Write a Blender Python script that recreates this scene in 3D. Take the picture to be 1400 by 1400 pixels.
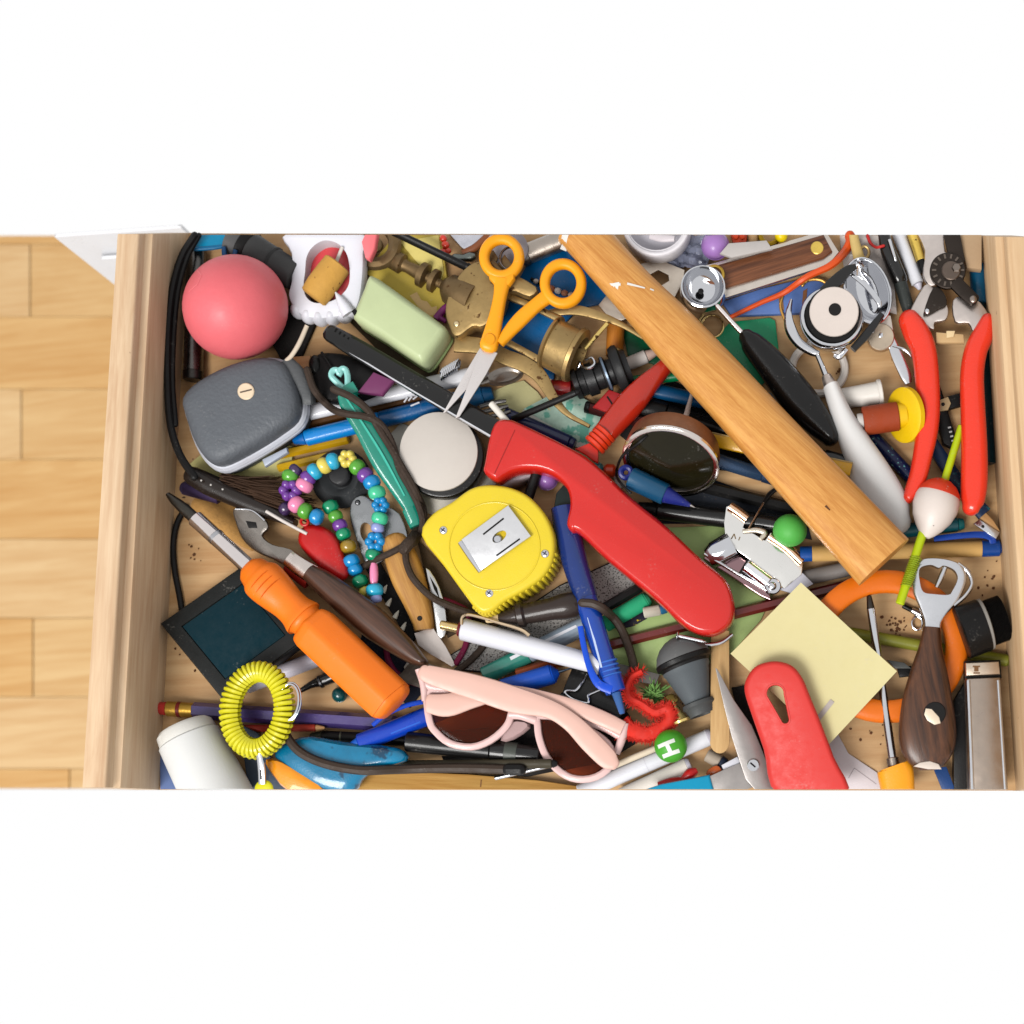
import bpy, bmesh, math, random
import numpy as np
from mathutils import Vector, Matrix
from mathutils.geometry import tessellate_polygon
random.seed(7)
rng = np.random.default_rng(7)
for o in list(bpy.data.objects): bpy.data.objects.remove(o, do_unlink=True)
SC = bpy.context.scene
COL = SC.collection

# ------------------------------------------------------------------ camera
F = 2000.0                                   # focal length in photograph pixels (1400 wide)
dn = np.array([379.0, (379*44+F*F)/9540.0, F]); dn /= np.linalg.norm(dn)     # straight down, seen in the camera
aw = np.array([44.0, -9540.0, F]); aw /= np.linalg.norm(aw)                  # along the drawer, away from its front
RW = np.array([np.cross(aw, -dn), aw, -dn])
CAM = np.array([0.1654318, -0.18924725, 0.88743108])                          # metres, drawer bottom is z = 0
cd = bpy.data.cameras.new('camera'); cam = bpy.data.objects.new('camera', cd); COL.objects.link(cam)
cd.sensor_width = 36; cd.lens = F/1400*36; cd.clip_start = 0.02; cd.clip_end = 50
mw = Matrix.Identity(4)
for i in range(3):
    mw[i][0] = RW[i, 0]; mw[i][1] = -RW[i, 1]; mw[i][2] = -RW[i, 2]; mw[i][3] = CAM[i]
cam.matrix_world = mw
cd.dof.use_dof = True; cd.dof.focus_distance = 0.885; cd.dof.aperture_fstop = 9
SC.camera = cam

# ------------------------------------------------------------------ light
wd = bpy.data.worlds.new('World'); SC.world = wd; wd.use_nodes = True
wd.node_tree.nodes['Background'].inputs[0].default_value = (1, 1, 1, 1)
wd.node_tree.nodes['Background'].inputs[1].default_value = 1.0
ld = bpy.data.lights.new('window_light', 'AREA'); ld.shape = 'RECTANGLE'; ld.size = 1.3; ld.size_y = 1.0
ld.energy = 98; ld.color = (1.0, 0.985, 0.96)
lo = bpy.data.objects.new('window_light', ld); COL.objects.link(lo)
lo.location = (-0.75, -1.35, 2.0)
lo.rotation_euler = (Vector((0.03, 0, 0)) - Vector(lo.location)).to_track_quat('-Z', 'Y').to_euler()
SC.view_settings.view_transform = 'Standard'; SC.view_settings.look = 'None'
SC.view_settings.exposure = 0.0; SC.view_settings.gamma = 1.0
SC.render.engine = 'CYCLES'
ALB = 0.585

# ------------------------------------------------------------------ materials
def lin(c):
    g = sum(c)/3; c = tuple(min(255, max(0, g+(x-g)*1.03)) for x in c)
    return tuple((x/255/12.92 if x/255 <= .04045 else ((x/255+.055)/1.055)**2.4) for x in c)
_mats = {}
def _base(key):
    m = bpy.data.materials.new('mat_%d' % len(_mats)); m.use_nodes = True
    _mats[key] = m
    nt = m.node_tree; b = nt.nodes['Principled BSDF']
    return m, nt, b
def _n(nt, t, **kw):
    n = nt.nodes.new(t)
    for k, v in kw.items():
        if k in n.inputs: n.inputs[k].default_value = v
        else: setattr(n, k, v)
    return n
def M(col, rough=.38, metal=0., coat=0., trans=0., bump=.15, bs=900., var=.10, vs=45., ior=1.45, spots=None, sss=0.):
    """general surface: colour drifting a little, fine relief, uneven gloss; spots=(colour, scale, amount) adds flecks"""
    key = ('M', col, rough, metal, coat, trans, bump, bs, var, vs, spots, sss, ior)
    if key in _mats: return _mats[key]
    m, nt, b = _base(key); L = nt.links.new
    tc = _n(nt, 'ShaderNodeTexCoord')
    k = ALB if not metal else .9
    base = tuple(x*k for x in lin(col))
    n1 = _n(nt, 'ShaderNodeTexNoise', Scale=vs, Detail=6., Roughness=.65)
    L(tc.outputs['Object'], n1.inputs['Vector'])
    mx = _n(nt, 'ShaderNodeMix', data_type='RGBA')
    L(n1.outputs['Fac'], mx.inputs['Factor'])
    mx.inputs['A'].default_value = tuple(max(0, x*(1-var*1.6)) for x in base)+(1,)
    mx.inputs['B'].default_value = tuple(min(1, x*(1+var*1.6)) for x in base)+(1,)
    out = mx.outputs['Result']
    if spots:
        n3 = _n(nt, 'ShaderNodeTexNoise', Scale=spots[1], Detail=3., Roughness=.6)
        L(tc.outputs['Object'], n3.inputs['Vector'])
        r3 = _n(nt, 'ShaderNodeMapRange'); L(n3.outputs['Fac'], r3.inputs['Value'])
        r3.inputs['From Min'].default_value = 1-spots[2]; r3.inputs['From Max'].default_value = 1-spots[2]+.05
        m3 = _n(nt, 'ShaderNodeMix', data_type='RGBA'); L(r3.outputs['Result'], m3.inputs['Factor'])
        L(out, m3.inputs['A']); m3.inputs['B'].default_value = tuple(x*k for x in lin(spots[0]))+(1,)
        out = m3.outputs['Result']
    if not trans:                             # a little dust and lint on everything
        n5 = _n(nt, 'ShaderNodeTexNoise', Scale=700., Detail=2., Roughness=.5); L(tc.outputs['Object'], n5.inputs['Vector'])
        n6 = _n(nt, 'ShaderNodeTexNoise', Scale=60., Detail=3., Roughness=.6); L(tc.outputs['Object'], n6.inputs['Vector'])
        pr_ = _n(nt, 'ShaderNodeMath', operation='MULTIPLY'); L(n5.outputs['Fac'], pr_.inputs[0]); L(n6.outputs['Fac'], pr_.inputs[1])
        r5 = _n(nt, 'ShaderNodeMapRange'); L(pr_.outputs[0], r5.inputs['Value'])
        r5.inputs['From Min'].default_value = .37; r5.inputs['From Max'].default_value = .50; r5.inputs['To Max'].default_value = .16
        m5 = _n(nt, 'ShaderNodeMix', data_type='RGBA'); L(r5.outputs['Result'], m5.inputs['Factor'])
        L(out, m5.inputs['A']); m5.inputs['B'].default_value = (.33, .31, .28, 1); out = m5.outputs['Result']
    L(out, b.inputs['Base Color'])
    n2 = _n(nt, 'ShaderNodeTexNoise', Scale=bs*.12, Detail=8., Roughness=.7)
    L(tc.outputs['Object'], n2.inputs['Vector'])
    mr = _n(nt, 'ShaderNodeMapRange'); L(n2.outputs['Fac'], mr.inputs['Value'])
    mr.inputs['From Min'].default_value = .3; mr.inputs['From Max'].default_value = .7
    mr.inputs['To Min'].default_value = max(.02, rough*.75); mr.inputs['To Max'].default_value = min(1, rough*1.35)
    L(mr.outputs['Result'], b.inputs['Roughness'])
    if bump:
        n4 = _n(nt, 'ShaderNodeTexNoise', Scale=bs, Detail=4.); L(tc.outputs['Object'], n4.inputs['Vector'])
        bp = _n(nt, 'ShaderNodeBump', Strength=bump, Distance=.0006); L(n4.outputs['Fac'], bp.inputs['Height'])
        L(bp.outputs['Normal'], b.inputs['Normal'])
    b.inputs['Metallic'].default_value = metal
    if not metal: b.inputs['Specular IOR Level'].default_value = .2 if max(col) < 70 else .32
    b.inputs['Coat Weight'].default_value = coat; b.inputs['Coat Roughness'].default_value = .08
    b.inputs['Transmission Weight'].default_value = trans; b.inputs['IOR'].default_value = ior
    if sss:
        b.inputs['Subsurface Weight'].default_value = sss
        b.inputs['Subsurface Radius'].default_value = (.004, .003, .003)
        b.inputs['Subsurface Scale'].default_value = 1.0
    return m
def W(dark, light, ang, along=10., across=110., rough=.5, bump=.25, dist=1.2, coat=0., specks=0., plane='z'):
    """wood: grain stretched along direction ang (degrees, world)"""
    key = ('W', dark, light, ang, along, across, rough, bump, dist, coat, specks, plane)
    if key in _mats: return _mats[key]
    m, nt, b = _base(key); L = nt.links.new
    tc = _n(nt, 'ShaderNodeTexCoord')
    mp = _n(nt, 'ShaderNodeVectorRotate', rotation_type='Z_AXIS')
    L(tc.outputs['Object'], mp.inputs['Vector']); mp.inputs['Angle'].default_value = -math.radians(ang)
    def noise(sx, sy, det, dis):
        vm = _n(nt, 'ShaderNodeVectorMath', operation='MULTIPLY'); L(mp.outputs['Vector'], vm.inputs[0])
        vm.inputs[1].default_value = (sx, sy, sy)
        n = _n(nt, 'ShaderNodeTexNoise', Scale=1., Detail=det, Roughness=.6, Distortion=dis)
        L(vm.outputs[0], n.inputs['Vector']); return n.outputs['Fac']
    a = noise(along, across, 5., dist); c = noise(along*3, across*6, 4., .2)
    ad = _n(nt, 'ShaderNodeMath', operation='MULTIPLY_ADD'); L(c, ad.inputs[0]); ad.inputs[1].default_value = .55; L(a, ad.inputs[2])
    mr = _n(nt, 'ShaderNodeMapRange'); L(ad.outputs[0], mr.inputs['Value'])
    mr.inputs['From Min'].default_value = .56; mr.inputs['From Max'].default_value = .96
    mx = _n(nt, 'ShaderNodeMix', data_type='RGBA'); L(mr.outputs['Result'], mx.inputs['Factor'])
    mx.inputs['A'].default_value = tuple(x*ALB for x in lin(dark))+(1,)
    mx.inputs['B'].default_value = tuple(x*ALB for x in lin(light))+(1,)
    out = mx.outputs['Result']
    if specks:
        v = _n(nt, 'ShaderNodeTexNoise', Scale=160., Detail=2., Roughness=.5); L(tc.outputs['Object'], v.inputs['Vector'])
        r = _n(nt, 'ShaderNodeMapRange'); L(v.outputs['Fac'], r.inputs['Value'])
        r.inputs['From Min'].default_value = 1-specks; r.inputs['From Max'].default_value = 1-specks+.03
        m3 = _n(nt, 'ShaderNodeMix', data_type='RGBA'); L(r.outputs['Result'], m3.inputs['Factor'])
        L(out, m3.inputs['A']); m3.inputs['B'].default_value = (.05, .025, .012, 1); out = m3.outputs['Result']
    L(out, b.inputs['Base Color'])
    bp = _n(nt, 'ShaderNodeBump', Strength=bump, Distance=.0008); L(c, bp.inputs['Height']); L(bp.outputs['Normal'], b.inputs['Normal'])
    b.inputs['Specular IOR Level'].default_value = .3; b.inputs['Roughness'].default_value = rough; b.inputs['Coat Weight'].default_value = coat; b.inputs['Coat Roughness'].default_value = .25
    return m
def CHROME(r=.12, c=(206, 207, 211)): return M(c, r, 1., bump=.05, bs=500., var=.05)
def STEEL(c=(190, 188, 186), r=.32): return M(c, r, 1., bump=.12, bs=1500., var=.10, vs=80.)
def BRASS(c=(150, 126, 84), r=.42): return M(c, r, .85, bump=.2, bs=400., var=.22, vs=70., spots=((80, 55, 30), 190., .36))
def BLACK(r=.35, coat=0., c=(20, 19, 19)): return M(c, r, coat=coat, bump=.2, bs=1200., var=.2)
def CLEAR(c, r=.12, tr=.75): return M(c, r, trans=tr, bump=.1, bs=200., var=.08, ior=1.35)

# ------------------------------------------------------------------ photograph pixel -> point in the drawer
def rays(px, py):
    v = np.stack([np.asarray(px, float)-700, np.asarray(py, float)-700, np.full(np.shape(px), F)], -1)
    return v @ RW.T
def P(px, py, z=0.):
    r = rays(np.array([px]), np.array([py]))[0]; t = (z-CAM[2])/r[2]
    return CAM+t*r
def to_world(V, pl):
    a, sx, sy, xc, yc = pl
    V = np.asarray(V, float); r = rays(V[:, 0], V[:, 1])
    t = (a+sx*(CAM[0]-xc)+sy*(CAM[1]-yc)-CAM[2])/(r[:, 2]-sx*r[:, 0]-sy*r[:, 1])
    p = CAM+r*t[:, None]; p[:, 2] += V[:, 2]*t
    return p

# height of the pile so far, on a 1 mm grid
GX0, GY0, GN, GM, GS = -.29, -.24, 640, 520, .001
HM = np.zeros((GN, GM))
def tris_of(V, Fc):
    out = []
    for f in Fc:
        if len(f) == 3: out.append(f)
        elif len(f) == 4: out.append((f[0], f[1], f[2])); out.append((f[0], f[2], f[3]))
        else:
            for t in tessellate_polygon([[Vector(V[i]) for i in f]]): out.append(tuple(f[j] for j in t))
    return np.array(out, int) if out else np.zeros((0, 3), int)
def cells(Vw, T):
    """cells covered by the triangles with sample heights"""
    if len(T) == 0: return np.zeros((0, 2), int), np.zeros(0)
    A, B, C = Vw[T[:, 0]], Vw[T[:, 1]], Vw[T[:, 2]]
    e = np.maximum(np.maximum(np.abs(A-B)[:, :2].max(1), np.abs(B-C)[:, :2].max(1)), np.abs(A-C)[:, :2].max(1))
    n = np.clip(np.ceil(e/GS).astype(int), 1, 400); n = (2**np.ceil(np.log2(n))).astype(int)
    ps = []
    for k in np.unique(n):
        s = n == k; u, v = np.meshgrid(np.arange(k+1)/k, np.arange(k+1)/k); ok = u+v <= 1.0001; u = u[ok]; v = v[ok]
        p = A[s][:, None]*(1-u-v)[None, :, None]+B[s][:, None]*u[None, :, None]+C[s][:, None]*v[None, :, None]
        ps.append(p.reshape(-1, 3))
    p = np.concatenate(ps)
    ij = np.stack([(p[:, 0]-GX0)/GS, (p[:, 1]-GY0)/GS], 1).astype(int)
    ok = (ij[:, 0] >= 0) & (ij[:, 0] < GN) & (ij[:, 1] >= 0) & (ij[:, 1] < GM)
    return ij[ok], p[ok, 2]

# ------------------------------------------------------------------ shapes, all in photograph pixels (x right, y down, z up)
def sm(pts, n=5, closed=False):
    """Catmull-Rom through the points, any number of columns"""
    p = np.array(pts, float); m = len(p)
    if m < 3 and not closed: return p
    out = []
    for i in range(m if closed else m-1):
        a = p[(i-1) % m] if closed or i > 0 else 2*p[0]-p[1]
        b = p[i]; c = p[(i+1) % m]
        d = p[(i+2) % m] if closed or i+2 < m else 2*p[-1]-p[-2]
        for k in range(n):
            t = k/n
            out.append(.5*((2*b)+(-a+c)*t+(2*a-5*b+4*c-d)*t*t+(-a+3*b-3*c+d)*t**3))
    if not closed: out.append(p[-1])
    return np.array(out)
def ell(cx, cy, rx, ry=None, n=28, ang=0.):
    ry = rx if ry is None else ry; c, s = math.cos(math.radians(ang)), math.sin(math.radians(ang))
    return [(cx+rx*math.cos(t)*c-ry*math.sin(t)*s, cy+rx*math.cos(t)*s+ry*math.sin(t)*c) for t in np.linspace(0, 2*math.pi, n, endpoint=False)]
def offs(poly, d):
    p = np.array(poly, float)[:, :2]; n = len(p)
    nx = np.roll(p, -1, 0); ar = np.sum(p[:, 0]*nx[:, 1]-nx[:, 0]*p[:, 1])
    e = nx-p; e /= np.maximum(np.linalg.norm(e, axis=1), 1e-9)[:, None]
    nr = np.stack([-e[:, 1], e[:, 0]], 1)*(1 if ar > 0 else -1)
    v = nr+np.roll(nr, 1, 0); l = np.maximum(np.sum(v*v, 1), .5)
    o = p+v*(2*d/l)[:, None]
    e0 = nx-p
    for _ in range(60):                      # fold-backs of the inset outline are pulled together
        bad = np.sum((np.roll(o, -1, 0)-o)*e0, 1) <= 0
        if not bad.any(): break
        w = bad | np.roll(bad, 1); o = np.where(w[:, None], (np.roll(o, 1, 0)+o+np.roll(o, -1, 0))/3, o)
    return o
def stack(poly, lev, holes=()):
    """rings of an outline: lev = (inset, z[, scale]) from bottom to top, closed top and bottom"""
    poly = [tuple(q)[:2] for q in poly]; c = np.mean(poly, 0); V = []; Fc = []; n = len(poly)
    for l in lev:
        q = offs(poly, l[0]) if l[0] else np.array(poly, float)
        if len(l) > 2: q = c+(q-c)*l[2]
        V += [(x, y, l[1]) for x, y in q]
    for k in range(len(lev)-1):
        for i in range(n):
            j = (i+1) % n; Fc.append((k*n+i, k*n+j, (k+1)*n+j, (k+1)*n+i))
    if not holes:
        Fc.append(tuple(range(n))); Fc.append(tuple(range((len(lev)-1)*n, len(lev)*n)))
        return V, Fc
    zb, zt = lev[0][1], lev[-1][1]; hb = []; ht = []
    for h in holes:
        s = len(V); m = len(h)
        V += [(x, y, zb) for x, y in h]+[(x, y, zt) for x, y in h]
        for i in range(m):
            j = (i+1) % m; Fc.append((s+i, s+j, s+m+j, s+m+i))
        hb.append(list(range(s, s+m))); ht.append(list(range(s+m, s+2*m)))
    for ring, hs in ((list(range(n)), hb), (list(range((len(lev)-1)*n, len(lev)*n)), ht)):
        idx = ring+[i for h in hs for i in h]
        tt = tessellate_polygon([[Vector((V[i][0], V[i][1], 0)) for i in ring]]+[[Vector((V[i][0], V[i][1], 0)) for i in h] for h in hs])
        for t in tt: Fc.append(tuple(idx[j] for j in t))
    return V, Fc
def prism(poly, t, b=2., z=0., holes=(), smooth=0, closed=True):
    if smooth: poly = sm(poly, smooth, True)
    b = min(b, t*.45)
    return stack(poly, [(b, z-t), (b*.3, z-t+b*.3), (0, z-t+b), (0, z-b), (b*.3, z-b*.3), (b, z)], holes)
def ringsec(w, h, n, e):
    o = []
    for t in np.linspace(0, 2*math.pi, n, endpoint=False):
        c, s = math.cos(t), math.sin(t)
        if e < 0:                             # rounded hexagon
            k = (math.cos(math.pi/6)/math.cos((t+math.pi/6) % (math.pi/3)-math.pi/6))**.75; o.append((w*c*k/.93, h*s*k/.93)); continue
        o.append((w*math.copysign(abs(c)**(2/e), c), h*math.copysign(abs(s)**(2/e), s)))
    return o
def sweep(pts, w=None, h=None, n=12, e=2., sub=5, closed=False, r0=False, r1=False, z=0.):
    """tube along pts (x, y[, w[, z[, h]]]) with half width w and half height h"""
    P_ = []
    for q in pts:
        q = list(q); ww = q[2] if len(q) > 2 else w; zz = q[3] if len(q) > 3 else z
        hh = q[4] if len(q) > 4 else (h if h is not None else ww)
        P_.append((q[0], q[1], zz, ww, hh))
    p = sm(P_, sub, closed) if len(P_) > 2 or closed else np.array(P_, float)
    if r0 or r1:
        def capr(a, b):
            d = a[:3]-b[:3]; d = d/np.linalg.norm(d); L = min(a[3], a[4]); o = []
            for t in (.5, .82, .96):
                q = a.copy(); q[:3] += d*L*t; k = math.sqrt(1-t*t); q[3] *= k; q[4] *= k; o.append(q)
            return o
        if r0: p = np.vstack([capr(p[0], p[1])[::-1], p])
        if r1: p = np.vstack([p, capr(p[-1], p[-2])])
    m = len(p); V = []; Fc = []
    for i in range(m):
        a = p[(i-1) % m] if closed or i else p[0]; b = p[(i+1) % m] if closed or i < m-1 else p[-1]
        T = b[:3]-a[:3]; T = T/max(np.linalg.norm(T), 1e-9)
        S = np.cross(T, (0, 0, 1.))
        S = np.array((1., 0, 0)) if np.linalg.norm(S) < .05 else S/np.linalg.norm(S)
        U = np.cross(S, T)
        for (x, y) in ringsec(p[i][3], p[i][4], n, e): V.append(tuple(p[i][:3]+S*x+U*y))
    for i in range(m if closed else m-1):
        for k in range(n):
            l = (k+1) % n; j = (i+1) % m; Fc.append((i*n+k, i*n+l, j*n+l, j*n+k))
    if not closed: Fc.append(tuple(range(n))); Fc.append(tuple(range((m-1)*n, m*n)))
    return V, Fc
def lathe(p0, p1, prof, n=24, zs=1.):
    """turned shape: prof = (t along the axis, radius)"""
    a = np.array(list(p0)+[0]*(3-len(p0)), float); b = np.array(list(p1)+[0]*(3-len(p1)), float)
    T = (b-a)/np.linalg.norm(b-a); S = np.cross(T, (0, 0, 1.))
    S = np.array((1., 0, 0)) if np.linalg.norm(S) < .05 else S/np.linalg.norm(S)
    U = np.cross(S, T); V = []; Fc = []; m = len(prof)
    for t, r in prof:
        for k in range(n):
            q = 2*math.pi*k/n; v = a+(b-a)*t+(S*math.cos(q)+U*math.sin(q))*max(r, .05); V.append((v[0], v[1], v[2]*zs))
    for i in range(m-1):
        for k in range(n):
            l = (k+1) % n; Fc.append((i*n+k, i*n+l, (i+1)*n+l, (i+1)*n+k))
    Fc.append(tuple(range(n))); Fc.append(tuple(range((m-1)*n, m*n)))
    return V, Fc
def cyl(p0, p1, r, r2=None, n=20, c=1.2):
    r2 = r if r2 is None else r2; L = math.dist(p0[:2], p1[:2]) or abs(p1[2]-p0[2]); k = min(.4, c/L)
    return lathe(p0, p1, [(0, max(r-c, r*.5)), (k, r), (1-k, r2), (1, max(r2-c, r2*.5))], n)
def ball(cx, cy, r, z=0., ry=None, rz=None, n=20, m=12, ang=0.):
    ry = ry or r; rz = rz or r; c, s = math.cos(math.radians(ang)), math.sin(math.radians(ang)); V = []; Fc = []
    for i in range(1, m):
        f = math.pi*i/m
        for k in range(n):
            t = 2*math.pi*k/n; x, y = r*math.sin(f)*math.cos(t), ry*math.sin(f)*math.sin(t)
            V.append((cx+x*c-y*s, cy+x*s+y*c, z+rz*math.cos(f)))
    for i in range(m-2):
        for k in range(n): l = (k+1) % n; Fc.append((i*n+k, i*n+l, (i+1)*n+l, (i+1)*n+k))
    V += [(cx, cy, z+rz), (cx, cy, z-rz)]
    for k in range(n):
        l = (k+1) % n; Fc.append((len(V)-2, k, l)); Fc.append((len(V)-1, (m-2)*n+l, (m-2)*n+k))
    return V, Fc
def torus(cx, cy, R, r, Ry=None, z=0., n=32, m=8, ang=0., a0=0., a1=360., h=None):
    if a1-a0 >= 360: pts = ell(cx, cy, R, Ry, n, ang); return sweep([(x, y, r, z, h or r) for x, y in pts], n=m, sub=1, closed=True)
    Ry = Ry or R; o = []
    c, s = math.cos(math.radians(ang)), math.sin(math.radians(ang))
    for t in np.radians(np.linspace(a0, a1, n)):
        x, y = R*math.cos(t), Ry*math.sin(t); o.append((cx+x*c-y*s, cy+x*s+y*c, r, z, h or r))
    return sweep(o, n=m, sub=1, r0=True, r1=True)
def strip(p0, p1, w, zf, n=6, lift=.5, th=1.2, w1=None):
    """thin mark lying on a curved top given by zf(x, y)"""
    a, b = np.array(p0, float), np.array(p1, float); d = (b-a)/np.linalg.norm(b-a); s = np.array((-d[1], d[0])); V = []; Fc = []
    w1 = w if w1 is None else w1
    for lay in (lift, lift-th):
        for i in range(n+1):
            for k in (-1, -.33, .33, 1):
                q = a+(b-a)*i/n+s*k*(w+(w1-w)*i/n); V.append((q[0], q[1], zf(q[0], q[1])+lay))
    o = 4*(n+1)
    for i in range(n):
        for k in range(3):
            f = (i*4+k, i*4+k+1, i*4+k+5, i*4+k+4); Fc.append(f); Fc.append(tuple(x+o for x in f))
        for k in (0, 3): Fc.append((i*4+k, i*4+4+k, o+i*4+4+k, o+i*4+k))
    for i in (0, n):
        for k in range(3): Fc.append((i*4+k, i*4+k+1, o+i*4+k+1, o+i*4+k))
    return V, Fc
def join(*ms):
    V = []; Fc = []
    for v, f in ms:
        o = len(V); V += [tuple(q) for q in v]; Fc += [tuple(i+o for i in g) for g in f]
    return V, Fc
def shift(m, dz=0., dx=0., dy=0.): return [(x+dx, y+dy, z+dz) for x, y, z in m[0]], m[1]
def zmap(m, fn): return [(x, y, z+fn(x, y)) for x, y, z in m[0]], m[1]
flat0 = lambda x, y: 0.

# ------------------------------------------------------------------ things
YT, YB = 321.0, 1079.0                      # how much of the place the photograph shows
def clip(V, Fc):
    ys = [v[1] for v in V]
    if min(ys) >= YT+30 and max(ys) <= YB: return V, Fc
    bm = bmesh.new(); vs = [bm.verts.new(v) for v in V]
    for f in Fc:
        try: bm.faces.new([vs[i] for i in f])
        except ValueError: pass
    for y, nrm in ((YT, (0, -1, .38)), (YB, (0, 1, 0))):      # the far cut leans with the drawer's far end
        g = bm.verts[:]+bm.edges[:]+bm.faces[:]
        r = bmesh.ops.bisect_plane(bm, geom=g, plane_co=(0, y, 0), plane_no=nrm, clear_outer=True, dist=1e-4)
        ed = [x for x in r['geom_cut'] if isinstance(x, bmesh.types.BMEdge) and x.is_boundary]
        if ed: bmesh.ops.holes_fill(bm, edges=ed, sides=0)
    bm.verts.index_update()
    out = [tuple(v.co) for v in bm.verts], [tuple(v.index for v in f.verts) for f in bm.faces]
    bm.free(); return out
STATS = []
class T:
    def __init__(s, name, label, cat, group=None, tilt=.12, q=.985, eps=.0006, zmin=None, kind=None):
        tilt *= 1.7; s.name, s.label, s.cat, s.group, s.tilt, s.q, s.eps, s.zmin, s.kind = name, label, cat, group, tilt, q, eps, zmin, kind
        s.parts = []
    def a(s, name, mesh, mat, under=None, sharp=38, world=False, label=None, kind=None, rig=None):
        V, Fc = mesh
        if not world: V, Fc = clip([tuple(map(float, v)) for v in V], Fc)
        if len(V): s.parts.append(dict(name=name, V=np.array(V, float), F=Fc, mat=mat, under=under, sharp=sharp, world=world, label=label, kind=kind, rig=rig))
        return s
    def go(s, plane=None):
        ps = [p for p in s.parts if not p['world']]
        if ps:
            V = np.vstack([p['V'] for p in ps]); o = 0; TT = []
            RG = np.concatenate([np.tile(np.array(p['rig'] or (np.nan, np.nan), float), (len(p['V']), 1)) for p in ps])
            def tw(V, pl):
                Wd = to_world(V, pl); m = ~np.isnan(RG[:, 0])
                if m.any():                      # round things keep their true shape about their own centre
                    c = np.column_stack([RG[m], np.zeros(m.sum())]); C0 = to_world(c, pl); t = (C0-CAM)@RW[:, 2]/F; d = V[m]-c
                    Wd[m] = C0+np.column_stack([d[:, 0]*t, -d[:, 1]*t, d[:, 2]*t])
                return Wd
            for p in ps: TT.append(tris_of(p['V'], p['F'])+o); o += len(p['V'])
            TT = np.vstack(TT)
            pl = plane
            if pl is None:
                g = .012; sx = sy = 0.; c = V.mean(0); xc, yc = P(c[0], c[1], g)[:2]
                for it in range(3):
                    Vw = tw(V, (g, sx, sy, xc, yc)); ij, z = cells(Vw, TT)
                    if len(ij) == 0: break
                    key = ij[:, 0]*GM+ij[:, 1]; od = np.lexsort((z, key)); key = key[od]; z = z[od]
                    first = np.r_[True, key[1:] != key[:-1]]; key = key[first]; zb = z[first]
                    X = GX0+(key//GM+.5)*GS; Y = GY0+(key % GM+.5)*GS
                    zl = zb-(g+sx*(X-xc)+sy*(Y-yc))                      # underside relative to the plane
                    H = HM[key//GM, key % GM]
                    xc2, yc2 = X.mean(), Y.mean()
                    if len(X) > 900:
                        k = rng.choice(len(X), 900, replace=False); X, Y, zl, H = X[k], Y[k], zl[k], H[k]
                    best = None; ts = np.linspace(-s.tilt, s.tilt, 11) if s.tilt and it < 2 else None
                    cand = [(u, v) for u in ts for v in ts] if ts is not None else [(sx, sy)] if s.tilt else [(0, 0)]
                    for u, v in cand:
                        lift = H-zl-u*(X-xc2)-v*(Y-yc2)
                        aq, ar = np.quantile(lift, (s.q, min(s.q, .87)))
                        aq = min(aq-s.eps, ar+.007); af = np.max(-zl-u*(X-xc2)-v*(Y-yc2))
                        av = max(aq, af); sc = av+.003*math.hypot(u, v)
                        if best is None or sc < best[0]: best = (sc, av, u, v)
                    g, sx, sy, xc, yc = best[1], best[2], best[3], xc2, yc2
                    if s.zmin is not None: g = max(g, s.zmin)
                pl = (g, sx, sy, xc, yc)
            o = 0; Vw = tw(V, pl)
            for p in ps: p['W'] = Vw[o:o+len(p['V'])]; o += len(p['V'])
            STATS.append((s.name, pl[0], Vw[:, 2].max()))
        for p in s.parts:
            if p['world']: p['W'] = p['V']
        allw = np.vstack([p['W'] for p in s.parts]); base = np.array([allw[:, 0].mean(), allw[:, 1].mean(), allw[:, 2].min()])
        for p in s.parts:
            ij, z = cells(p['W'], tris_of(p['V'], p['F']))
            if len(ij): np.maximum.at(HM, (ij[:, 0], ij[:, 1]), z)
        root = None
        if len(s.parts) > 1:
            root = bpy.data.objects.new(s.name, None); root.empty_display_size = .01; root.location = base; COL.objects.link(root)
        made = {}
        for p in s.parts:
            me = bpy.data.meshes.new(p['name']); me.from_pydata([tuple(v) for v in p['W']-base], [], p['F'])
            bm = bmesh.new(); bm.from_mesh(me); bmesh.ops.recalc_face_normals(bm, faces=bm.faces[:]); bm.to_mesh(me); bm.free()
            me.polygons.foreach_set('use_smooth', [True]*len(me.polygons))
            me.set_sharp_from_angle(angle=math.radians(p['sharp'])); me.materials.append(p['mat'])
            ob = bpy.data.objects.new(p['name'] if root else s.name, me); COL.objects.link(ob)
            if root is None: root = ob; ob.location = base
            else:
                par = made.get(p['under'], root) if p['under'] else root
                ob.parent = par
            if p['label']: ob['label'] = p['label']
            if p['kind']: ob['kind'] = p['kind']
            made[p['name']] = ob
        root['label'] = s.label; root['category'] = s.cat
        if s.group: root['group'] = s.group
        if s.kind: root['kind'] = s.kind
        return root
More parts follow.
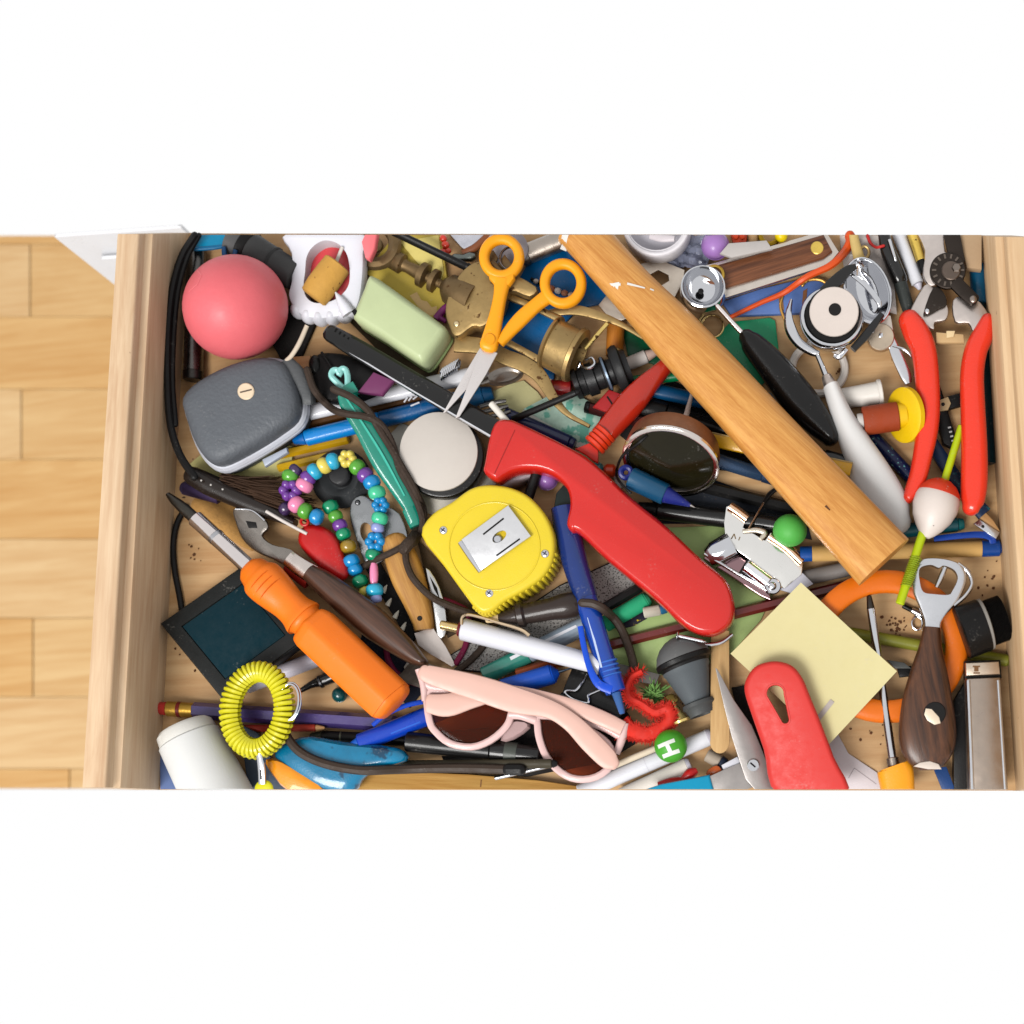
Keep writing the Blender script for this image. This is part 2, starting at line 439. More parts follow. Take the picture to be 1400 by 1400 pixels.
def drape(pts, r, sub=8, n=8, lift=.0, zlow=0., win=5, taper=None):
    """a limp cord laid over whatever is already there; returns a mesh in metres"""
    p = sm([q[:2] for q in pts], sub); z = np.full(len(p), .004); rm = r*.00043
    for it in range(3):
        w = np.array([P(x, y, zz) for (x, y), zz in zip(p, z)])
        i = np.clip(((w[:, 0]-GX0)/GS).astype(int), 2, GN-3); j = np.clip(((w[:, 1]-GY0)/GS).astype(int), 2, GM-3)
        h = np.array([np.median(HM[a-1:a+2, b-1:b+2]) for a, b in zip(i, j)])
        z = np.array([h[max(0, k-win):k+win+1].max() for k in range(len(h))])
        for _ in range(win+3): z = np.r_[z[0], (z[:-2]+2*z[1:-1]+z[2:])/4, z[-1]]
        z = np.maximum(np.maximum(z, h*.85)+rm*.8+lift, zlow)
    w = np.array([P(x, y, zz) for (x, y), zz in zip(p, z)])
    if taper: q = [(a[0], a[1], rm*taper(k/(len(w)-1)), a[2]) for k, a in enumerate(w)]
    else: q = [(a[0], a[1], rm, a[2]) for a in w]
    return sweep(q, n=n, sub=1, r0=True, r1=True)
def stick(name, label, cat, p0, p1, secs, group=None, n=16, tilt=.15, extra=None, q=.985, zmin=None):
    """straight thing made of turned sections: (part, t0, t1, r0, r1, material)"""
    t = T(name, label, cat, group, tilt=tilt, q=q, zmin=zmin); a = np.array(p0, float); b = np.array(p1, float)
    for s in secs:
        u = a+(b-a)*s[1]; v = a+(b-a)*s[2]
        t.a(s[0], cyl(tuple(u)+(0,), tuple(v)+(0,), s[3], s[4], n=s[6] if len(s) > 6 else n), s[5])
    for e in (extra or []): t.a(*e)
    return t.go()

# ------------------------------------------------------------------ the setting: room floor, white cabinet, the drawer
FZ = -.75
def mesh_obj(name, V, Fc, mat, parent=None, kind=None, sharp=35):
    me = bpy.data.meshes.new(name); me.from_pydata([tuple(v) for v in V], [], Fc)
    bm = bmesh.new(); bm.from_mesh(me); bmesh.ops.recalc_face_normals(bm, faces=bm.faces[:]); bm.to_mesh(me); bm.free()
    me.polygons.foreach_set('use_smooth', [True]*len(me.polygons)); me.set_sharp_from_angle(angle=math.radians(sharp))
    me.materials.append(mat); o = bpy.data.objects.new(name, me); COL.objects.link(o)
    if parent: o.parent = parent
    if kind: o['kind'] = kind
    return o
def slab_px(poly, z, t, b=.0005):
    """board with eased edges from a pixel outline at height z, thickness t in metres"""
    top = np.array([P(x, y, z) for x, y in poly]); c = top.mean(0); n = len(top); V = []; Fc = []
    for ins, dz in ((0, -t), (0, -b), (b, 0)):
        for p in top:
            d = c-p; d = d/np.linalg.norm(d[:2]); q = p+d*ins*1.4; V.append((q[0], q[1], z+dz))
    for k in range(2):
        for i in range(n): j = (i+1) % n; Fc.append((k*n+i, k*n+j, (k+1)*n+j, (k+1)*n+i))
    Fc += [tuple(range(n)), tuple(range(2*n, 3*n))]
    return V, Fc
fl = mesh_obj('floor', *slab_px([(-60, 322), (420, 322), (420, 1078), (-60, 1078)], FZ-.009, .02), M((150, 105, 60), .6), kind='structure')
rows = [322, 334, 433, 532, 628, 737, 845, 953, 1051, 1078]
joints = [[150], [41], [], [29], [], [210], [45], [], [95]]
tone = [((212, 160, 94), (230, 186, 124)), ((214, 166, 104), (232, 192, 134)), ((218, 174, 118), (236, 200, 148)), ((216, 170, 110), (234, 196, 140))]
for i in range(len(rows)-1):
    xs = [-60]+joints[i]+[420]
    for k in range(len(xs)-1):
        tn = tone[(i*2+k*3) % 4]
        mesh_obj('floorboard', *slab_px([(xs[k]+.7, rows[i]+.25), (xs[k+1]-.7, rows[i]+.25), (xs[k+1]-.7, rows[i+1]-.25), (xs[k]+.7, rows[i+1]-.25)], FZ, .009),
                 W(tn[0], tn[1], 2.+i*.3+k*.1, 3.2, 26.+3*i, .32, .1, 1.6, coat=.25), parent=fl)
# white cabinet below and behind the drawer
e = P(73, 323, -.10)
cb = T('kitchen_cabinet', 'white painted cabinet front standing on the wooden floor behind the drawer', 'cabinet')
x0, y0, x1 = e[0], e[1], e[0]+.105
def boxw(xa, xb, ya, yb, za, zb, b=.002):
    V = []; Fc = []
    pts = [(xa, ya), (xb, ya), (xb, yb), (xa, yb)]; cx, cy = (xa+xb)/2, (ya+yb)/2
    for ins, z in ((b, za), (0, za+b), (0, zb-b), (b, zb)):
        for x, y in pts: V.append((x+math.copysign(ins, cx-x), y+math.copysign(ins, cy-y), z))
    for k in range(3):
        for i in range(4): j = (i+1) % 4; Fc.append((k*4+i, k*4+j, k*4+4+j, k*4+4+i))
    return V, Fc+[(0, 1, 2, 3), (12, 13, 14, 15)]
wp = M((238, 239, 243), .3, bump=.08, bs=300., var=.03)
cb.a('face_frame', boxw(x0, x1, y0, y0+.003, FZ, -.10), wp, world=True)
cb.a('door', boxw(x0+.02, x0+.09, y0-.004, y0-.0003, FZ+.09, -.14), wp, world=True)
cb.go()
# drawer
XL, XR, RH = -.2267, .293, .065
def y_hi(x, z):  # the far cut of the drawer: as far as the photograph shows
    return (.2035+(x-XL)/(XR-XL)*(.1646-.2035))-z/.065*.0275
Y_LO = -.1722
def side(prof, s):
    V = []; Fc = []; n = len(prof)
    ys = np.linspace(0, 1, 9)
    for u in ys:
        for x, z in prof:
            V.append((x, Y_LO+(y_hi(x, z)-Y_LO)*u, z))
    for k in range(len(ys)-1):
        for i in range(n): j = (i+1) % n; Fc.append((k*n+i, k*n+j, (k+1)*n+j, (k+1)*n+i))
    return V, Fc+[tuple(range(n)), tuple(range((len(ys)-1)*n, len(ys)*n))]
pl = [(XL, -.012), (XL, .0525), (XL-.0008, .0545), (XL-.0035, .0552), (XL-.0048, .0565), (XL-.0052, .0630), (XL-.0056, .0643), (XL-.0066, .065),
      (XL-.0192, .065), (XL-.0202, .0644), (XL-.0206, .0632), (XL-.0206, -.012)]
pr = [(2*(XL+XR)/2-x if False else XR+(XL-x), z) for x, z in pl]
dr = T('drawer', 'open pale wooden drawer full of household odds and ends', 'drawer')
dw = W((198, 162, 126), (228, 200, 166), 90, 7., 60., .5, .18, 1.0, specks=.235)
dwi = W((200, 160, 118), (226, 194, 154), 90.5, 6., 70., .55, .15, .8, specks=.24)
bw = W((190, 146, 98), (216, 178, 130), 2., 5., 45., .55, .15, 1.4, specks=.245)
dr.a('side_panel', side(pl, -1), dw, world=True)
dr.a('side_panel', side(pr, 1), dwi, world=True)
zb = -.0001
V = [(XL-.003, Y_LO, z) for z in (-.006, zb)]+[(XR+.003, Y_LO, z) for z in (-.006, zb)]+[(XR+.003, y_hi(XR, 0), z) for z in (-.006, zb)]+[(XL-.003, y_hi(XL, 0), z) for z in (-.006, zb)]
dr.a('bottom_panel', (V, [(0, 2, 4, 6), (1, 3, 5, 7), (0, 1, 3, 2), (2, 3, 5, 4), (4, 5, 7, 6), (6, 7, 1, 0)]), bw, world=True)
hm_keep = HM.copy(); dr.go(); HM[:] = np.where(HM > .01, HM, 0)*0

# ================================================================== flat things lying on the drawer bottom
def sheet(name, label, cat, poly, mat, t=2., b=.5, **kw):
    return T(name, label, cat, tilt=.06, **kw).a(name, prism(poly, t, b), mat).go()
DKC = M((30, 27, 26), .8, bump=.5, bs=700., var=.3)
for nm_, lb_, ct_, po_, mt_, th_ in (  # dark filler sheets added in dark gaps of the pile, besides the leather strap
    ('leather_wallet', 'black filler sheet added between the pink ball and the vampire teeth', 'filler', [(384, 420), (424, 410), (432, 440), (412, 486), (384, 492), (372, 470)], DKC, 8),
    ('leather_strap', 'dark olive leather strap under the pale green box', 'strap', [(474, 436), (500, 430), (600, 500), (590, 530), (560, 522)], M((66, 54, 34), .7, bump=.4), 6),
    ('felt_scrap', 'dark brown sheet standing in for shade between the tape measure and wooden handled knife', 'felt', [(570, 736), (640, 810), (660, 846), (612, 872), (584, 800)], M((72, 56, 38), .95, bump=.6, bs=900.), 4),  # shade on the drawer bottom, put in as a dark sheet
    ('dark_cloth', 'dark navy filler sheet added under the end of the dark wooden tool handle', 'cloth', [(500, 846), (560, 872), (590, 930), (560, 968), (486, 900)], M((30, 34, 48), .9, bump=.6, bs=900.), 4),
    ('glasses_pouch', 'black filler sheet added under the sunglasses', 'pouch', [(590, 1000), (700, 990), (850, 962), (880, 1010), (830, 1040), (720, 1062), (610, 1050)], DKC, 6),
    ('black_sleeve', 'black filler sheet added between the steel scissors and red handle', 'sleeve', [(1000, 940), (1022, 936), (1066, 1060), (1030, 1066)], DKC, 5),
    ('black_cloth', 'black filler sheet added under the round magnifier and torch', 'cloth', [(806, 560), (920, 520), (1010, 560), (1130, 640), (1060, 650), (960, 640), (868, 612)], DKC, 4),
    ('dark_envelope', 'dark slate filler sheet added under the long black pencil', 'envelope', [(880, 640), (960, 650), (1100, 700), (1110, 738), (1000, 716), (900, 716)], M((40, 44, 52), .8), 2)):
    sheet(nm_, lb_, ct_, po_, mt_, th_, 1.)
sheet('paper_folder', 'pale green paper folder under the red pencil and red-handled knife', 'folder',
      [(800, 878), (838, 838), (880, 826), (893, 722), (1000, 718), (1062, 800), (1040, 848), (992, 902), (882, 928), (828, 912)], M((164, 186, 118), .6, var=.06), 3)
t = T('sticky_note_pad', 'ochre yellow sticky note pad under the turned brass shaft', 'note pad', tilt=.05)
t.a('paper_stack', prism([(498, 372), (540, 321), (603, 321), (612, 388), (606, 432), (590, 436)], 12, 1.), M((196, 172, 74), .7, var=.15))
t.a('loose_sheet', prism([(547, 331), (600, 322), (607, 372), (603, 385), (582, 372), (566, 354)], 1.2, .3, 1.6), M((222, 204, 120), .65, var=.05)); t.go()
sheet('torn_paper', 'torn beige paper scrap beside the pale green box', 'paper', [(560, 404), (570, 399), (576, 410), (584, 412), (590, 420), (597, 418), (598, 430), (586, 432), (572, 420)], M((218, 184, 128), .8), 1.5)
sheet('note_pad', 'small cream note pad peeking out under the grey case', 'note pad', [(252, 640), (300, 600), (400, 610), (398, 648), (300, 668), (254, 664)], M((214, 206, 140), .7, var=.05), 6)
sheet('plastic_folder', 'bright blue plastic folder under the brass frame and orange scissors', 'folder',
      [(662, 452), (700, 398), (722, 358), (772, 330), (836, 396), (828, 414), (792, 421), (766, 448), (757, 520), (692, 482)], M((0, 92, 150), .3, var=.12), 6, 1.5)
sheet('cardboard_tag', 'blank olive cream cardboard tag beside the white lollipop stick', 'card', [(670, 536), (694, 526), (716, 520), (735, 536), (759, 570), (745, 582), (700, 572), (672, 556)], M((206, 200, 148), .7, var=.08), 3)
t = T('banknote', 'creased green and white banknote under the red translucent handle', 'banknote', tilt=.05)
bn = M((176, 204, 188), .65, var=.22, vs=160., spots=((104, 168, 150), 90., .44))
def crumple(poly, amp, fx, seed, t_=1.4, n=9):
    """paper with folds: a grid warped inside the outline's box"""
    p = np.array(poly, float); rs = np.random.default_rng(seed); ph = rs.uniform(0, 6.28, 6)
    f = lambda x, y: amp*(math.sin(fx*x+.6*fx*y+ph[0])+.6*math.sin(1.9*fx*y-.8*fx*x+ph[1])+.35*math.sin(3.7*fx*x+2.1*fx*y+ph[2]))
    V = []; Fc = []; a, b, c, d = p
    for lay in (0, -t_):
        for i in range(n+1):
            for j in range(n+1):
                u, v = i/n, j/n; q = (a*(1-u)+b*u)*(1-v)+(d*(1-u)+c*u)*v; V.append((q[0], q[1], f(q[0], q[1])+lay))
    m = n+1; o = m*m
    for i in range(n):
        for j in range(n):
            g = (i*m+j, i*m+j+1, (i+1)*m+j+1, (i+1)*m+j); Fc += [g, tuple(x+o for x in g)]
    for i in range(n):
        for g in ((i, i+1), (n*m+i, n*m+i+1), (i*m, (i+1)*m), (i*m+n, (i+1)*m+n)): Fc.append((g[0], g[1], g[1]+o, g[0]+o))
    return V, Fc
t.a('note', crumple([(716, 560), (770, 530), (826, 560), (802, 612)], 2.2, .09, 3), bn)
t.a('white_margin', crumple([(712, 566), (716, 561), (801, 608), (797, 616)], 1.6, .09, 3), M((216, 214, 206), .7)); t.go()
sheet('paper_card', 'white paper card under the round tin with the cream top', 'card', [(516, 612), (548, 578), (604, 600), (684, 648), (664, 692), (604, 708), (560, 694)], M((222, 216, 204), .65, var=.04), 2)
sheet('colored_paper', 'slate blue paper in the corner under the white plastic bottle', 'paper', [(218, 1020), (262, 1040), (300, 1079), (219, 1079)], M((92, 112, 158), .7), 2)
t = T('plastic_wrapper', 'crumpled whitish plastic wrapper under the red thread', 'wrapper', tilt=.05)
t.a('plastic_wrapper', crumple([(1148, 321), (1216, 321), (1226, 430), (1160, 420)], 4., .13, 5, n=14), M((196, 186, 180), .35, var=.08)); t.go()
t = T('plastic_bag', 'crumpled bluish clear plastic bag beside the lavender egg', 'bag', tilt=.05)
t.a('plastic_bag', crumple([(905, 321), (975, 321), (966, 372), (908, 362)], 5., .2, 8, n=14), CLEAR((190, 196, 222), .15, .6)); t.go()
sheet('cork_coaster', 'mottled cork coaster under the screwdriver shaft', 'coaster', sm([(260, 690), (274, 677), (308, 683), (330, 700), (352, 735), (342, 752), (300, 728), (272, 706)], 3, True), M((196, 148, 84), .9, bump=.6, bs=500., var=.25, vs=220.), 9, 2)
sheet('plastic_card', 'emerald green plastic card under the black scoop handle', 'card', [(962, 478), (998, 440), (1052, 434), (1060, 438), (1067, 498), (1036, 532), (1000, 522)], M((18, 148, 100), .3, var=.1), 5, 1.2)
sheet('plastic_tag', 'dark green plastic tag between the brass strip and the wooden hammer handle', 'tag', [(850, 446), (884, 450), (908, 488), (900, 500), (858, 486)], M((0, 92, 58), .35), 5, 1.2)
t = T('luggage_tag', 'white plastic tag with a scored outline under the red handle', 'tag', tilt=.05)
t.a('tag', prism([(1124, 1010), (1146, 1004), (1160, 1030), (1199, 1056), (1208, 1079), (1128, 1079)], 3, .8), M((222, 212, 214), .5, var=.04))
t.a('scored_line', join(strip((1160, 1064), (1168, 1050), .5, flat0, 2, .3, .6), strip((1168, 1050), (1198, 1072), .5, flat0, 2, .3, .6)), M((170, 160, 162), .6)); t.go()
t = T('nail_file', 'wide grey speckled emery file under the white and blue pens', 'nail file', tilt=.06)
ef = [(834, 768), (873, 799), (760, 868), (664, 920), (632, 917), (613, 896), (700, 842), (764, 800)]
t.a('core', prism(ef, 5, .6, -2.), BLACK(.6)); t.a('abrasive', prism(offs(ef, 2), 2, .4), M((176, 172, 168), .95, bump=.9, bs=1800., var=.1, spots=((74, 70, 68), 900., .46))); t.go()
sheet('printed_card', 'small black card with yellow print beside the white eraser cap', 'card', [(838, 858), (856, 842), (880, 836), (884, 846), (866, 856), (848, 860)], M((34, 30, 48), .5, spots=((220, 190, 40), 420., .37)), 3)
sheet('grey_card', 'small grey card between the hammer handle and black scoop handle', 'card', [(1048, 536), (1066, 538), (1086, 562), (1078, 574)], M((160, 162, 164), .6), 3)
sheet('wooden_block', 'small tan wooden block between the grey case and black pouch', 'block', [(390, 488), (424, 486), (428, 530), (412, 548), (398, 530)], W((176, 118, 72), (200, 148, 100), 10, 10, 90), 22, 1.5)

# crumbs and flecks lying about on the bare wood
cr = []
for cx_, cy_, sx_, sy_, n_ in ((1226, 858, 13, 14, 34), (1140, 512, 10, 8, 5), (1352, 800, 14, 24, 9), (262, 760, 14, 40, 7), (250, 900, 20, 26, 8), (1330, 560, 12, 60, 6), (1180, 1000, 30, 20, 8), (960, 690, 30, 8, 6), (1200, 640, 30, 20, 7)):
    for k in range(n_):
        x, y, r = cx_+rng.normal(0, sx_*.6), cy_+rng.normal(0, sy_*.6), rng.uniform(.7, 2.2)
        cr.append(ball(x, y, r, rng.uniform(0, .6), ry=r*rng.uniform(.6, 1.3), rz=r*.6, n=6, m=4, ang=rng.uniform(0, 90)))
T('crumbs', 'dark brown crumbs scattered on the bare drawer bottom', 'crumbs', tilt=0, kind='stuff').a('crumbs', join(*cr), M((104, 64, 34), .9, var=.4)).go(plane=(.0004, 0, 0, 0, 0))

# ================================================================== lower pens, pencils and rods
WHT = M((226, 226, 232), .3, coat=.2, var=.03)
WH2 = M((214, 210, 222), .35, var=.05)
NAVY = M((18, 30, 74), .3, coat=.3, var=.15)
BLUE = M((16, 72, 178), .3, coat=.3, var=.1)
stick('steel_tube', 'dark grey metal tube against the left drawer wall beside the pink ball', 'tube', (269, 336), (264, 520),
      [('barrel', 0, .96, 13, 13, STEEL((92, 90, 88), .25)), ('end_ring', .93, 1., 14, 13.5, STEEL((60, 58, 56), .3))])
stick('wooden_pencil', 'yellow pencil just below the long bright blue pen', 'pencil', (380, 622), (478, 600),
      [('barrel', 0, .98, 6.5, 6.5, M((204, 158, 20), .35, coat=.3), 6), ('end', .97, 1, 6.2, 5, M((160, 120, 30), .6), 6)])
stick('wooden_pencil', 'yellow pencil ending behind the black suction cup', 'pencil', (380, 640), (462, 620),
      [('barrel', 0, .92, 6, 6, M((212, 168, 24), .35, coat=.3), 6), ('wood_cone', .92, .985, 6, 2, W((200, 150, 96), (220, 176, 120), 10)), ('lead', .98, 1, 2, .7, BLACK(.5))])
stick('brown_pencil', 'dark brown pencil between the white pen and the bright blue pen', 'pencil', (414, 582), (590, 541),
      [('barrel', 0, .95, 6, 6, M((86, 54, 22), .4), 6), ('end_band', .95, 1., 6.2, 6, BRASS((140, 110, 60)))])
stick('tube_pen', 'plain white pen running from the black pouch to the scissor blades', 'pen', (418, 565), (668, 508),
      [('barrel', 0, .62, 10.5, 10.5, WHT), ('cap', .62, .97, 11.3, 11, M((222, 222, 226), .3)), ('plug', .97, 1., 8, 7, WH2)])
t = T('ballpoint_pen', 'bright blue ballpoint pen with white lettering crossing under the green case', 'pen', tilt=.15)
t.a('barrel', cyl((418, 599, 0), (520, 574, 0), 11), M((10, 132, 210), .28, coat=.4)); t.a('grip', cyl((520, 574, 0), (606, 552, 0), 11.5, 11), M((8, 84, 140), .3, coat=.3))
t.a('tip', cyl((418, 599, 0), (401, 603, 0), 9, 5), M((0, 96, 170), .3))
zc = lambda x, y: 10.5
t.a('lettering', join(strip((555, 553), (560, 546), 1., zc, 2), strip((561, 551), (566, 545), 1., zc, 2), strip((567, 549), (575, 543), .9, zc, 2), strip((564, 558), (576, 553), 1., zc, 2)), WHT); t.go()
stick('marker_pen', 'short teal blue marker end beside the scissor blade tips', 'marker', (606, 553), (674, 537), [('cap', 0, .8, 12.5, 12.5, M((10, 92, 140), .35)), ('end', .8, 1., 11, 9, M((8, 76, 118), .35))])
stick('olive_straw', 'olive green plastic straw crossing under the orange ring', 'straw', (1060, 848), (1388, 905), [('tube', 0, .97, 8.5, 8.5, M((142, 142, 46), .4, var=.14)), ('end_plug', .97, 1, 7, 6, M((120, 122, 44), .4))], tilt=.05)
stick('red_pencil', 'long dark red pencil crossing the pale green folder', 'pencil', (808, 888), (1192, 792),
      [('barrel', .05, 1, 7.5, 7.5, M((104, 26, 24), .32, coat=.4, var=.1), 6), ('wood_cone', .015, .05, 3, 7.2, W((190, 140, 92), (214, 168, 118), 14)), ('lead', 0, .015, .6, 2.6, M((120, 20, 20), .5))])
stick('grey_pen', 'grey pen under the end of the wooden hammer handle', 'pen', (1068, 797), (1190, 771), [('barrel', .1, 1, 10.5, 10.5, M((134, 128, 124), .4)), ('tip', 0, .1, 4, 10, STEEL())])
sheet('paper_scrap', 'white folded paper scrap beside the chrome sharpener', 'paper', [(1066, 806), (1094, 780), (1112, 798), (1086, 812)], M((214, 214, 226), .6), 5)
stick('black_torch', 'black ribbed pocket torch behind the round magnifier', 'torch', (872, 556), (1072, 606),
      [('barrel', .2, 1, 13, 13, BLACK(.45)), ('head', 0, .2, 16, 15, BLACK(.35))]+[('grip_ring', .3+.1*k, .33+.1*k, 14, 14, BLACK(.6)) for k in range(5)])
stick('blue_marker', 'deep blue marker between the torch and the hammer handle', 'marker', (880, 530), (1000, 558), [('barrel', 0, .8, 10, 10, M((6, 78, 124), .35)), ('cap', .8, 1, 11, 11, M((10, 50, 90), .35))])
stick('green_pen', 'slim green pen beside the red translucent handle', 'pen', (856, 522), (944, 512), [('barrel', 0, .9, 7, 7, M((0, 110, 64), .35)), ('cap', .9, 1, 7.6, 7.2, M((0, 84, 50), .35))])
stick('maroon_pencil', 'dark maroon pencil behind the banknote and magnifier', 'pencil', (800, 556), (918, 588), [('barrel', 0, 1, 8, 8, M((56, 20, 20), .35), 6), ('end_band', 0, .06, 8.3, 8.3, BLACK())])
stick('black_pen', 'thin black pen above the yellow ruler', 'pen', (940, 574), (1160, 632), [('barrel', 0, .85, 8, 8, BLACK(.3)), ('cap', .85, 1, 9, 9, BLACK(.25, .5))])
t = T('wooden_ruler', 'yellow painted ruler passing under the hammer handle', 'ruler', tilt=.15)
rl = [(938, 583), (1166, 632), (1162, 650), (934, 601)]
t.a('blade', prism(rl, 7, 1), M((222, 166, 22), .35, coat=.2)); t.a('metal_edge', prism([(938, 583), (1166, 632), (1165.5, 634), (937.5, 585)], 8, .3, .6), BRASS()); t.go()
stick('slate_pen', 'slate blue metallic pen below the yellow ruler', 'pen', (956, 622), (1080, 660), [('barrel', 0, .7, 10, 10, M((46, 66, 92), .25, .4)), ('cap', .7, 1, 10.6, 10.6, M((34, 50, 74), .25, .4))])
stick('long_black_pencil', 'long matte black pencil below the round magnifier', 'pencil', (868, 642), (1110, 702), [('barrel', 0, .94, 8.5, 8.5, BLACK(.5), 6), ('end_cap', .94, 1, 8.8, 8.4, BLACK(.3))])
stick('black_marker', 'fat black marker between the red-handled knife and green ball', 'marker', (872, 694), (1100, 722),
      [('barrel', .12, .7, 13, 13, BLACK(.35, .3)), ('cap', .7, 1, 14, 14, BLACK(.28, .5)), ('neck', 0, .12, 8, 10, BLACK(.4))])
stick('glitter_pen', 'dark blue glittery pen between the white scoop handle and red shears', 'pen', (1180, 584), (1268, 676),
      [('barrel', .04, 1, 10, 10, M((12, 26, 72), .3, spots=((120, 190, 190), 500., .36))), ('end_cap', 0, .05, 9, 9.6, NAVY)])
stick('teal_pen', 'dark teal pen end behind the fishing float', 'pen', (1216, 728), (1318, 716), [('barrel', 0, .92, 10, 10, M((6, 66, 74), .32)), ('end_cap', .92, 1, 9, 7.5, M((20, 92, 94), .35))])
t = T('click_pen', 'tan paper barrel pen with blue ends and blue clip', 'pen', tilt=.15)
t.a('barrel', cyl((1110, 757, 0), (1343, 750, 0), 11), M((206, 164, 98), .7, var=.1)); t.a('collar', cyl((1094, 757.5, 0), (1111, 757, 0), 10.5), M((14, 74, 150), .35))
t.a('cap', cyl((1342, 750, 0), (1367, 749, 0), 11.5), M((8, 64, 138), .35)); t.a('button', cyl((1366, 749, 0), (1375, 749, 0), 7), M((8, 64, 138), .35))
t.a('clip', sweep([(1276, 738, 4, 8), (1330, 733, 4.5, 11), (1352, 736, 5, 11), (1357, 745, 5, 8)], h=2.5, e=3), M((20, 66, 160), .3)); t.go()
t = T('utility_knife', 'navy utility knife with a silver and wood coloured tip by the right wall', 'knife', tilt=.15)
t.a('body', sweep([(1274, 606, 9), (1296, 640, 10), (1322, 676, 10), (1346, 703, 11)], h=7, e=3.2), M((16, 40, 72), .35, spots=((30, 100, 110), 300., .40)))
t.a('wood_insert', prism([(1338, 708), (1346, 700), (1358, 712), (1367, 727), (1360, 728)], 6, 1, 3), W((176, 130, 80), (200, 156, 104), -40))
t.a('blade_holder', prism([(1330, 717), (1338, 711), (1366, 729), (1361, 738), (1352, 732)], 4, .8, 6), CHROME(.2))
t.a('rivet', cyl((1343, 721, 5.5), (1343, 721, 7.2), 2.2, n=10), BLACK()); t.go()
t = T('folding_tool', 'slim black folding tool with a cream hinge and white print', 'multi-tool', tilt=.1)
t.a('body', prism([(1282, 516), (1290, 540), (1298, 566), (1308, 598), (1304, 614), (1290, 606), (1282, 580)], 14, 3), BLACK(.4))
t.a('arm', prism([(1296, 541), (1314, 536), (1316, 554), (1298, 559)], 10, 2, -1), BLACK(.45)); t.a('hinge', prism([(1283, 548), (1296, 543), (1300, 552), (1296, 561), (1284, 563)], 5, 1, 2.5), M((214, 186, 140), .5))
t.a('pivot', cyl((1289, 553.5, 2), (1289, 553.5, 3.6), 2.6, n=12), BLACK()); t.a('print', join(*[strip((1296+k*1.6, 585+k*6), (1300+k*1.6, 584+k*6), 1.1, flat0, 1) for k in range(4)]), M((190, 190, 190), .6)); t.go()
stick('teal_marker', 'long teal marker standing along the right drawer wall behind the shears', 'marker', (1336, 362), (1351, 634),
      [('cap', 0, .2, 11, 11.5, M((0, 84, 120), .35)), ('barrel', .2, 1, 10.5, 10.5, M((8, 40, 48), .35))], tilt=.08)
sheet('tan_block', 'beige cardboard piece in the corner behind the pruning shears', 'cardboard', [(1312, 321), (1342, 321), (1342, 368), (1322, 366)], M((188, 158, 124), .8), 14)
stick('white_marker', 'white tapered marker lying between two black pens beside the shears', 'marker', (1226, 314), (1258, 396), [('barrel', 0, .9, 9, 9, WHT), ('tip', .9, 1, 6, 3, WH2)])
t = T('rollerball_pen', 'glossy black pen with a rounded cap beside the chrome bowl', 'pen', tilt=.12)
t.a('cap', sweep([(1208, 318, 8), (1213, 340, 10), (1220, 358, 11), (1230, 382, 11)], r1=True), BLACK(.2, .6)); t.a('barrel', sweep([(1229, 380, 9), (1238, 410, 9), (1246, 436, 8)]), M((56, 60, 58), .3)); t.a('clip', sweep([(1215, 332, 2.2, 11), (1221, 352, 2.2, 13), (1224, 362, 2, 12)]), CHROME()); t.go()
stick('gold_pen', 'thin black and gold pen beside the silver shear blade', 'pen', (1245, 312), (1264, 372), [('barrel', 0, 1, 7, 6, BLACK(.3)), ('gold_strip', .1, .75, 7.3, 6.6, BRASS((210, 180, 90)))])
stick('chalk_stick', 'mint green chalk stick beside the lower edge of the red-handled knife', 'chalk', (826, 854), (888, 818), [('stick', 0, .93, 11.5, 11.5, M((34, 160, 112), .8, var=.12)), ('worn_end', .92, 1, 11, 8, M((60, 180, 130), .9))])
stick('pencil_stub', 'short black pencil between the grey file and the green chalk', 'pencil', (818, 836), (882, 799), [('barrel', 0, .9, 7, 7, BLACK(.35), 6), ('end', .9, 1, 6.6, 5, BLACK(.6), 6)])
stick('eraser_cap', 'small white eraser cap below the green chalk', 'eraser', (880, 838), (912, 832), [('cap', 0, .72, 7.5, 7.5, M((206, 200, 184), .6)), ('blue_end', .72, 1, 7, 6, M((40, 110, 150), .5))])
t = T('glass_pen', 'teal and clear barrelled pen below the grey speckled file', 'pen', tilt=.12)
t.a('grip', cyl((662, 925, 0), (722, 894, 0), 13), M((52, 134, 118), .2, coat=.6, var=.2, vs=90.)); t.a('barrel', cyl((722, 894, 0), (806, 852, 0), 13), M((150, 164, 178), .15, coat=.6, var=.2))
t.a('label_strip', strip((700, 902), (790, 858), 2.4, lambda x, y: 12.4, 6), M((226, 226, 232), .3)); t.go()  # pale highlight along the barrel, painted as a strip
stick('orange_pencil', 'short orange brown pencil under the clear pen', 'pencil', (706, 922), (794, 896), [('barrel', 0, .9, 7.5, 7.5, M((160, 72, 24), .4), 6), ('end_band', .9, 1, 7.7, 7.5, BRASS())])
stick('awl', 'round ended blue handled awl with a thin dark needle', 'awl', (676, 946), (786, 912),
      [('handle_end', 0, .12, 10, 13.5, BLUE), ('handle', .1, .72, 13.8, 13.8, M((10, 70, 166), .4)), ('shoulder', .72, .8, 13.4, 5, BLUE), ('needle', .78, 1, 2.4, .8, STEEL((80, 90, 104)))])
t = T('binder_clip', 'black binder clip with a wire loop under the sunglasses temple', 'binder clip', tilt=.1)
t.a('body', prism([(766, 952), (782, 912), (808, 914), (850, 930), (862, 962), (846, 984), (800, 968)], 20, 3), BLACK(.4, .2))
t.a('spine', sweep([(766, 950, 4, -3), (806, 966, 4.5, -3), (846, 980, 4, -3)]), BLACK(.3, .4))
